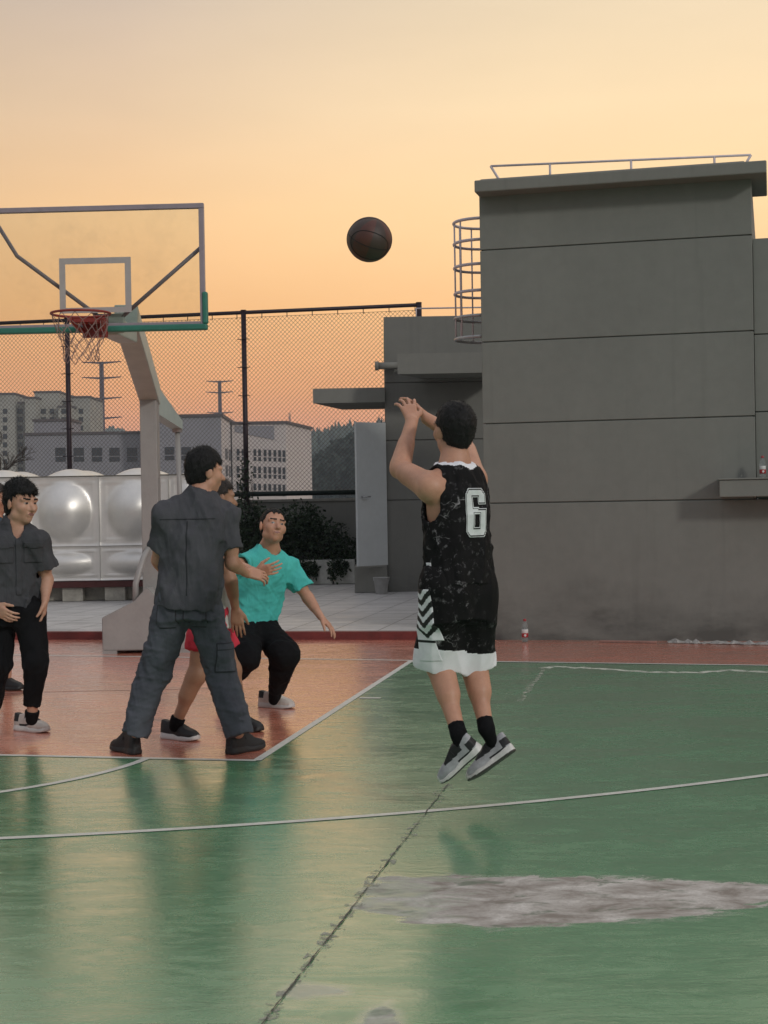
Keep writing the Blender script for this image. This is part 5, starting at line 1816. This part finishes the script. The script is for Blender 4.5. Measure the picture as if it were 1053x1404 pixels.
def shrub(name, px, py, dep, rad, n, size, label, seed, group='dark shrubs in the planters', z0=None):
    r = random.Random(seed); c = at(px, py, dep)
    z0 = zt2 if z0 is None else z0
    o = thing(name, label, 'shrub', (c.x, c.y, z0), group)
    mb = MB(); leaves(mb, c, rad, n, size, r); mb.build('foliage', M_LEAF, o, norm=False)
    mb = MB()
    for k in range(6):
        q = V((c.x + r.uniform(-.6, .6) * rad[0], c.y + r.uniform(-.4, .4) * rad[1], c.z + r.uniform(-.1, .6) * rad[2]))
        b0 = V((c.x + r.uniform(-.4, .4) * rad[0], c.y, z0 - .02))
        mb.tube([b0, (b0 + q) / 2 + V((r.gauss(0, .05), r.gauss(0, .05), 0)), q], [.012, .009, .004], 5)
    mb.build('stems', M_STEM, o)
    return o
shrub('shrub', 345, 726, 26.5, (.42, .35, .54), 2300, .075, 'dark leafy shrub climbing beside the fence post', 1)
shrub('shrub', 392, 734, 26.3, (.46, .35, .52), 2200, .075, 'dense dark shrub rising behind the head of the turquoise man', 2)
shrub('shrub', 440, 744, 26.3, (.54, .35, .42), 2300, .07, 'low dark shrub spilling over the planter with ivy', 3)
shrub('shrub', 473, 755, 26.3, (.28, .32, .26), 1000, .065, 'small dark shrub next to the open steel door', 4)
shrub('shrub', 372, 760, 26.3, (.45, .33, .36), 1500, .07, 'dark shrub low behind the shoulder of the turquoise man', 6)
shrub('shrub', 415, 715, 26.6, (.40, .25, .40), 1100, .07, 'thin dark shrub against the parapet wall', 9)
shrub('climber', 338, 660, 26.9, (.17, .10, .42), 260, .06, 'thin climbing plant twined round the fence post', 7, 'climbers')
for i, (px, sx) in enumerate(((424, .16), (463, .20))):
    r = random.Random(20 + i); c = at(px, 782, pyd - .04)
    mb = MB(); leaves(mb, c, (sx, .05, .20), 420, .07, r)
    tag(mb.build('ivy', M_LEAF, norm=False), ('ivy hanging over the front of the middle planter', 'ivy hanging over the planter nearest the door')[i], 'ivy')

# ------------------------------------------------------------------ beyond the roof: office block, flats, pylons, hills, wood
M_WALLO = pmat('render_lit_tone', (.60, .53, .50), .8, .1, .25, .0); M_WALLS = pmat('render_shade_tone', (.27, .26, .28), .8, .1, .2, .0)  # one office render in two tones: light and shade put into the colour
M_WALLA = pmat('weathered_flats_render', (.36, .345, .30), .85, .22, .25, .0)
M_WIN = pmat('dark_window_glass', (.028, .030, .036), .2, .3, .6, 0); M_PARAP = pmat('roof_edge', (.09, .07, .07), .7, .1, 1, 0)
OD = 300.0
def win(par, x0, x1, z0, z1, y, mat=None, split=.62):
    """window: pane pair with a transom between, set into a frame proud of the wall"""
    mb = MB(); h = z1 - z0
    mb.box(((x0 + x1) / 2, y - .06, z0 + h * (1 - split / 2) + .06), (x1 - x0, .1, h * split - .12))
    mb.box(((x0 + x1) / 2, y - .06, z0 + h * (1 - split) / 2 - .04), (x1 - x0, .1, h * (1 - split) - .12))
    return mb.build('window', M_WIN, par)
office = thing('office_building', 'long pale office building with rows of small windows behind the fence', 'building', (at(200, 640, OD).x, OD, -14))
def obox(name, px0, px1, ptop, y, depth, mat, par, zbot=-14.0):
    a, b2 = at(px0, ptop, y), at(px1, ptop, y)
    z1 = (a.z + b2.z) / 2
    mb = MB(); mb.box(((a.x + b2.x) / 2, y + depth / 2, (zbot + z1) / 2), (b2.x - a.x, depth, z1 - zbot)); mb.build(name, mat, par)
    mb = MB(); mb.box(((a.x + b2.x) / 2, y + depth / 2, z1 + .15), (b2.x - a.x + .5, depth + .5, .5)); mb.build('roof_edge', M_PARAP, par)
    return a.x, b2.x, z1
obox('wall', 34, 200, 595.0, OD, 18, M_WALLS, office)
obox('wall', 46, 97, 577.0, OD + 6, 10, M_WALLS, office)
# taller block: front coloured in the shade tone, gable running back to the right in the lit tone
pB = at(303, 572, OD - 6); zB = at(250, 571.5, OD - 6).z
xL = at(196, 572, OD - 6).x; xM = pB.x
pC = at(320, 575, OD + 22)
def quadblock(plan, z1, mats, par):
    mb = MB(); n = len(plan)
    for i in range(n):
        a, b2 = plan[i], plan[(i + 1) % n]
        mb.quad((a[0], a[1], -14), (b2[0], b2[1], -14), (b2[0], b2[1], z1), (a[0], a[1], z1), mi=mats[i])
    mb.poly([(p[0], p[1], z1) for p in plan], mi=0)
    mb.build('wall', [M_WALLS, M_WALLO, M_PARAP], par)
    mb = MB(); 
    for i in range(n):
        a, b2 = V((*plan[i], z1 + .2)), V((*plan[(i + 1) % n], z1 + .2)); mb.beam(a, b2, .7, .55)
    mb.build('roof_edge', M_PARAP, par)
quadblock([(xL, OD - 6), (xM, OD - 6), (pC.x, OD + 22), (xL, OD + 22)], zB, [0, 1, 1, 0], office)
# right wing with window grid
xa_, xe_ = at(318, 600, OD + 14).x, at(392, 600, OD + 14).x
zR = at(376, 580.5, OD + 14).z
yW = OD + 14
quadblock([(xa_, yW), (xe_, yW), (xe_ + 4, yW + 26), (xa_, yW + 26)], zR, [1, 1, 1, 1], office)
mb = MB(); u0, u1 = at(345, 590, yW).x, at(376, 590, yW).x
mb.prism([(at(322, 590, yW).x, yW - .15, at(322, 592, yW).z), (u1, yW - .15, at(376, 603, yW).z), (u1, yW - .15, at(376, 584, yW).z), (at(322, 584, yW).x, yW - .15, at(322, 584, yW).z)], (0, .3, 0)); mb.build('painted_shade_wedge', M_WALLS, office)  # shade below the roof edge, put in as a darker wedge on the wall
# front windows of the long wing
for px in (76, 101, 126, 150, 174):
    a, b2 = at(px, 614, OD), at(px + 14, 614, OD)
    win(office, a.x, b2.x, at(px, 633, OD).z, at(px, 614, OD).z, OD)
for px in (226, 249, 275):
    a, b2 = at(px, 613, OD - 6), at(px + 13, 613, OD - 6)
    win(office, a.x, b2.x, at(px, 631, OD - 6).z, at(px, 613, OD - 6).z, OD - 6)
for j in range(4):
    y0 = 616.5 + 23.5 * j
    for i, px in enumerate((324.5, 331.5, 347.5, 354, 361.5, 368, 375, 381.5, 387.5)):
        yy = y0 + (i - 4) * .25
        a, b2 = at(px, yy, yW), at(px + 3.8, yy, yW)
        win(office, a.x, b2.x, at(px, yy + 16, yW).z, at(px, yy, yW).z, yW, split=.62)
# gable windows of the taller block
gx = lambda t, z: V((xM + (pC.x - xM) * t, OD - 6 + 28 * t, z))
gn = V((28, -(pC.x - xM), 0)).normalized()
for j in range(4):
    for t in (.28, .55):
        z1_ = at(308, 614 + 23 * j, OD).z; z0_ = at(308, 629 + 23 * j, OD).z
        mb = MB(); a, b2 = gx(t, (z0_ + z1_) / 2) + gn * .05, gx(t + .16, (z0_ + z1_) / 2) + gn * .05
        mb.beam(a, b2, .12, (z1_ - z0_)); mb.build('window', M_WIN, office)

# flats at the far left
AD = 420.0
flats = thing('apartment_building', 'weathered stepped apartment block on the far left behind the fence', 'building', (at(60, 640, AD).x, AD, -14))
for i, (x0, x1, top, dd) in enumerate(((-60, 20, 541, 0), (18, 36, 553, 3), (34, 49, 546, -2), (47, 81, 538, 4), (80, 98, 558, 1), (92, 123, 545, 7))):
    obox('wall', x0, x1, top, AD + dd, 20, M_WALLA, flats)
for j in range(8):
    for px, w in ((23.5, 8), (4, 6), (56, 7), (68, 6), (84, 7), (108, 6)):
        y = 560 + j * 11.5
        a, b2 = at(px, y, AD - 2.05), at(px + w, y, AD - 2.05)
        dd = {23.5: 3, 4: 0, 56: 4, 68: 4, 84: 1, 108: 7}[px]
        a, b2 = at(px, y, AD + dd), at(px + w, y, AD + dd)
        mb = MB(); mb.box(((a.x + b2.x) / 2, AD + dd - .05, a.z - .8), (b2.x - a.x, .1, 1.4)); mb.build('window', M_WIN, flats)

M_PYL = pmat('pylon_steel', (.09, .06, .085), .6, .1, 1, 0)
def pylon(px, ptop, arms, PDp, half, label):
    top = at(px, ptop, PDp); o = thing('power_pylon', label, 'pylon', (top.x, PDp, -14), 'power pylons on the skyline')
    x, y = top.x, PDp
    mb = MB(); w0, w1 = .62, .30
    for sx in (-1, 1):
        for sy in (-1, 1):
            mb.beam((x + sx * w0, y + sy * w0, -14), (x + sx * w1, y + sy * w1, top.z), .55, .55)
    H = top.z + 14
    for k in range(16):
        z0_, z1_ = -14 + H * k / 16, -14 + H * (k + 1) / 16
        wa, wb = w0 + (w1 - w0) * k / 16, w0 + (w1 - w0) * (k + 1) / 16
        s = 1 if k % 2 else -1
        mb.beam((x - s * wa, y - wa, z0_), (x + s * wb, y - wb, z1_), .28, .28)
    mb.build('mast', M_PYL, o)
    for ay in arms:
        mb = MB(); z = at(px, ay, PDp).z
        for s in (-1, 1):
            mb.prism([(x, y - .5, z - .55), (x, y - .5, z + .15), (x + s * half, y - .5, z + .35), (x + s * half, y - .5, z + .1)], (0, 1, 0))
        mb.build('cross_arm', M_PYL, o)
pylon(139, 496, (497, 518, 546, 573), 520, 6.6, 'slim steel power pylon with four cross arms left of the hoop pole')
pylon(301, 522, (523, 538, 566), 640, 5.6, 'smaller power pylon with three cross arms above the office roof')
top = at(397, 566, 900)
mb = MB(); 
for s in (-1, 1): mb.beam((top.x + s * 1.8, 900, -14), (top.x + s * .3, 900, top.z), .4, .4)
for k in range(9):
    z = 10 + (top.z - 10) * k / 9; w = 1.8 * (1 - k / 10)
    mb.beam((top.x - w, 900, z), (top.x + w * .9, 900, z + 4), .3, .3)
tag(mb.build('radio_mast', M_PYL), 'faint lattice radio mast standing on the hill skyline', 'mast')

def hill(name, prof, dep, seed, mat, rough=1.0):
    """ridge whose skyline follows prof [(column, row)] and falls towards us"""
    r = np.random.RandomState(seed)
    xs = np.arange(prof[0][0], prof[-1][0] + .1, 2.0); rows = np.interp(xs, [p[0] for p in prof], [p[1] for p in prof])
    mb = MB(); G = []
    NR = 16
    for i, (x, yrow) in enumerate(zip(xs, rows)):
        p = at(x, yrow, dep); col = []
        hgt = p.z + 14
        for j in range(NR + 1):
            t = j / NR
            f = math.cos((1 - t) * math.pi / 2) ** .9
            yy = dep - (1 - t) * dep * .30
            n = r.normal() * rough * (.4 + t)
            col.append(mb.bm.verts.new((p.x * yy / dep, yy, -14 + hgt * f + n * min(1, hgt / 20))))
        col.append(mb.bm.verts.new((p.x * 1.15, dep * 1.15, -16)))
        G.append(col)
    for a, b2 in zip(G, G[1:]):
        for j in range(NR + 1):
            f = mb.bm.faces.new((a[j], b2[j], b2[j + 1], a[j + 1])); f.smooth = False
    return tag(mb.build(name, mat), kind='structure')
M_HILL = pmat('wooded_hill', (.050, .075, .050), .95, .5, .02, .0)
hill('hill', [(330, 640), (360, 612), (392, 600), (420, 598), (445, 594), (462, 588), (476, 585), (490, 589), (530, 580), (600, 560), (700, 600), (800, 650)], 900, 3, M_HILL, 1.6)
hill('hill', [(60, 640), (110, 606), (128, 598), (150, 587.5), (168, 592), (190, 604), (240, 640)], 1400, 4, M_HILL, 1.6)
hill('hill', [(-300, 690), (-200, 655), (-100, 650), (100, 655), (300, 652), (420, 648), (520, 640), (700, 640), (900, 690)], 700, 6, M_HILL, 1.0)
# nearer wood on the slope right of the office: reads as one dark mass
mb = MB(); r = random.Random(11)
for k in range(620):
    t = r.random()
    px = 392 + 110 * t + r.gauss(0, 6)
    dep = r.uniform(380, 640)
    topy = np.interp(px, [380, 400, 418, 432, 446, 462, 480, 500, 520], [640, 632, 622, 627, 618, 604, 596, 590, 588]) + (r.random() ** 1.2) * 75
    c = at(px, topy, dep); R_t = r.uniform(2.2, 4.4)
    c.z -= R_t * .9
    for q in range(110):
        v = V((r.gauss(0, 1), r.gauss(0, 1), r.gauss(0, 1))).normalized() * (r.random() ** .4)
        p = c + V((v.x * R_t, v.y * R_t, v.z * R_t * 1.05))
        d = V((r.gauss(0, 1), r.gauss(0, 1), r.gauss(0, 1))).normalized(); u = d.orthogonal().normalized(); w = u.cross(d); s = r.uniform(.4, .9)
        mb.quad(p - u * s, p + w * s * .8, p + u * s, p - w * s * .8)
    mb.tube([V((c.x, c.y, -14)), V((c.x, c.y, c.z))], [.35, .15], 5)
tag(mb.build('wood', leaf_mat('wood_leaf', (.022, .036, .028)), norm=False), kind='stuff')
# bare twigs of a tree in front of the flats, far left
tp_ = at(14, 650, 60)
tw = thing('bare_tree', 'thin bare twigged tree in front of the apartment block, far left', 'tree', (tp_.x, 60, -14))
mb = MB(); r = random.Random(2)
def branch(p, d, L, rad, lev):
    q = p + d * L
    mb.tube([p, (p + q) / 2 + V((r.gauss(0, L * .04), r.gauss(0, L * .04), 0)), q], [rad, rad * .8, rad * .6], 5, cap=False)
    if lev == 0: return
    for _ in range(3 if lev > 1 else 4):
        nd = (d + V((r.gauss(0, .5), r.gauss(0, .5), r.gauss(.1, .35)))).normalized()
        branch(p + d * L * r.uniform(.55, 1), nd, L * r.uniform(.5, .75), rad * .55, lev - 1)
zc0 = at(10, 652, 60).z
mb.tube([V((tp_.x - .4, 60, -14)), V((tp_.x - .4, 60, zc0))], [.12, .07], 7, cap=False)
for k in range(3): branch(V((tp_.x - .4, 60, zc0 - .3 * k)), V((r.gauss(0, .5), r.gauss(0, .3), 1)).normalized(), .9, .05, 4)
mb.build('branches', M_STEM, tw)
HAZE = .00040
# ------------------------------------------------------------------ light: afterglow sky, one soft lamp of low sky light from behind right
w = bpy.data.worlds.new("World"); SC.world = w; w.use_nodes = True
t = NT(w.node_tree); bg = w.node_tree.nodes['Background']
co = t.new('ShaderNodeTexCoord').outputs['Generated']
sep = t.n.new('ShaderNodeSeparateXYZ'); t.l.new(co, sep.inputs[0])
X, Y, Z = sep.outputs
def ramp(fac, stops):
    nd = t.n.new('ShaderNodeValToRGB'); t.l.new(fac, nd.inputs[0]); cr = nd.color_ramp
    while len(cr.elements) < len(stops): cr.elements.new(1.0)
    for e, (p, c) in zip(cr.elements, stops): e.position = p; e.color = (*c, 1)
    return nd.outputs[0]
zz = t.mapr(Z, -.05, 1.0, 0, 1)
P_ = lambda z: (z + .05) / 1.05
warm = ramp(zz, [(P_(-.02), srgb(226, 150, 132)), (P_(.035), srgb(246, 163, 128)), (P_(.075), srgb(252, 176, 116)), (P_(.13), srgb(252, 192, 128)), (P_(.19), srgb(250, 204, 150)),
                 (P_(.25), srgb(235, 203, 167)), (P_(.33), srgb(204, 187, 172)), (P_(.55), (.62, .59, .58)), (P_(1.0), (.54, .56, .63))])
cool = ramp(zz, [(P_(-.02), srgb(130, 122, 126)), (P_(.1), (.37, .355, .355)), (P_(.3), (.41, .405, .42)), (P_(.6), (.46, .47, .52)), (P_(1.0), (.54, .56, .63))])
# azimuth: glow is strongest a little right of straight ahead
nx, ny = math.sin(math.radians(12)), math.cos(math.radians(12))
az = t.math('ADD', t.math('MULTIPLY', X, nx), t.math('MULTIPLY', Y, ny))
hl = t.math('SQRT', t.math('ADD', t.math('MULTIPLY', X, X), t.math('MULTIPLY', Y, Y)))
ca = t.math('DIVIDE', az, t.math('MAXIMUM', hl, .01))
glow = t.mapr(ca, -.2, .93)
col = t.mix(glow, cool, warm)
# a little paler and yellower right round the set sun, duller to the left
near = t.mapr(ca, .93, 1.0)
gain = t.mapr(ca, .90, 1.0, .88, 1.06)
col = t.mix(t.math('MULTIPLY', near, t.mapr(Z, .05, .25, 0, .35)), col, srgb(255, 232, 178))
haze = t.noise(t.stretch(co, (1, 1, 4)), 2.4, 4, .6)
gain = t.math('MULTIPLY', gain, t.mapr(haze, .3, .7, .955, 1.045))
sc_ = t.n.new('ShaderNodeVectorMath'); sc_.operation = 'SCALE'; t.l.new(col, sc_.inputs[0]); t.l.new(gain, sc_.inputs['Scale'])
t.l.new(sc_.outputs[0], bg.inputs[0]); bg.inputs[1].default_value = 1.0
L = bpy.data.lights.new('sun', 'SUN'); L.energy = .85; L.angle = math.radians(6); L.color = (1, .96, .9)
so = bpy.data.objects.new('sun', L); COL.objects.link(so); so.location = (8, -8, 10)
so.rotation_euler = V((-.58, .68, -.40)).to_track_quat('-Z', 'Y').to_euler()
# evening air: one closed box of thin even haze, sky outside it
mb = MB(); mb.box((0, 780, 25), (2400, 1600, 80))
hz = mb.build('haze', None); hm = bpy.data.materials.new('evening_haze'); hm.use_nodes = True
hn = hm.node_tree; hn.nodes.clear(); ho = hn.nodes.new('ShaderNodeOutputMaterial'); hv = hn.nodes.new('ShaderNodeVolumePrincipled')
hv.inputs['Color'].default_value = (.78, .92, 1.0, 1); hv.inputs['Density'].default_value = HAZE; hv.inputs['Anisotropy'].default_value = 0
hn.links.new(hv.outputs[0], ho.inputs['Volume']); hz.data.materials.append(hm); tag(hz, kind='stuff')
SC.view_settings.view_transform = 'Standard'; SC.view_settings.look = 'None'; SC.view_settings.exposure = .20; SC.view_settings.gamma = 1
SC.cycles.use_denoising = True
SC.cycles.max_bounces = 8; SC.cycles.transparent_max_bounces = 16
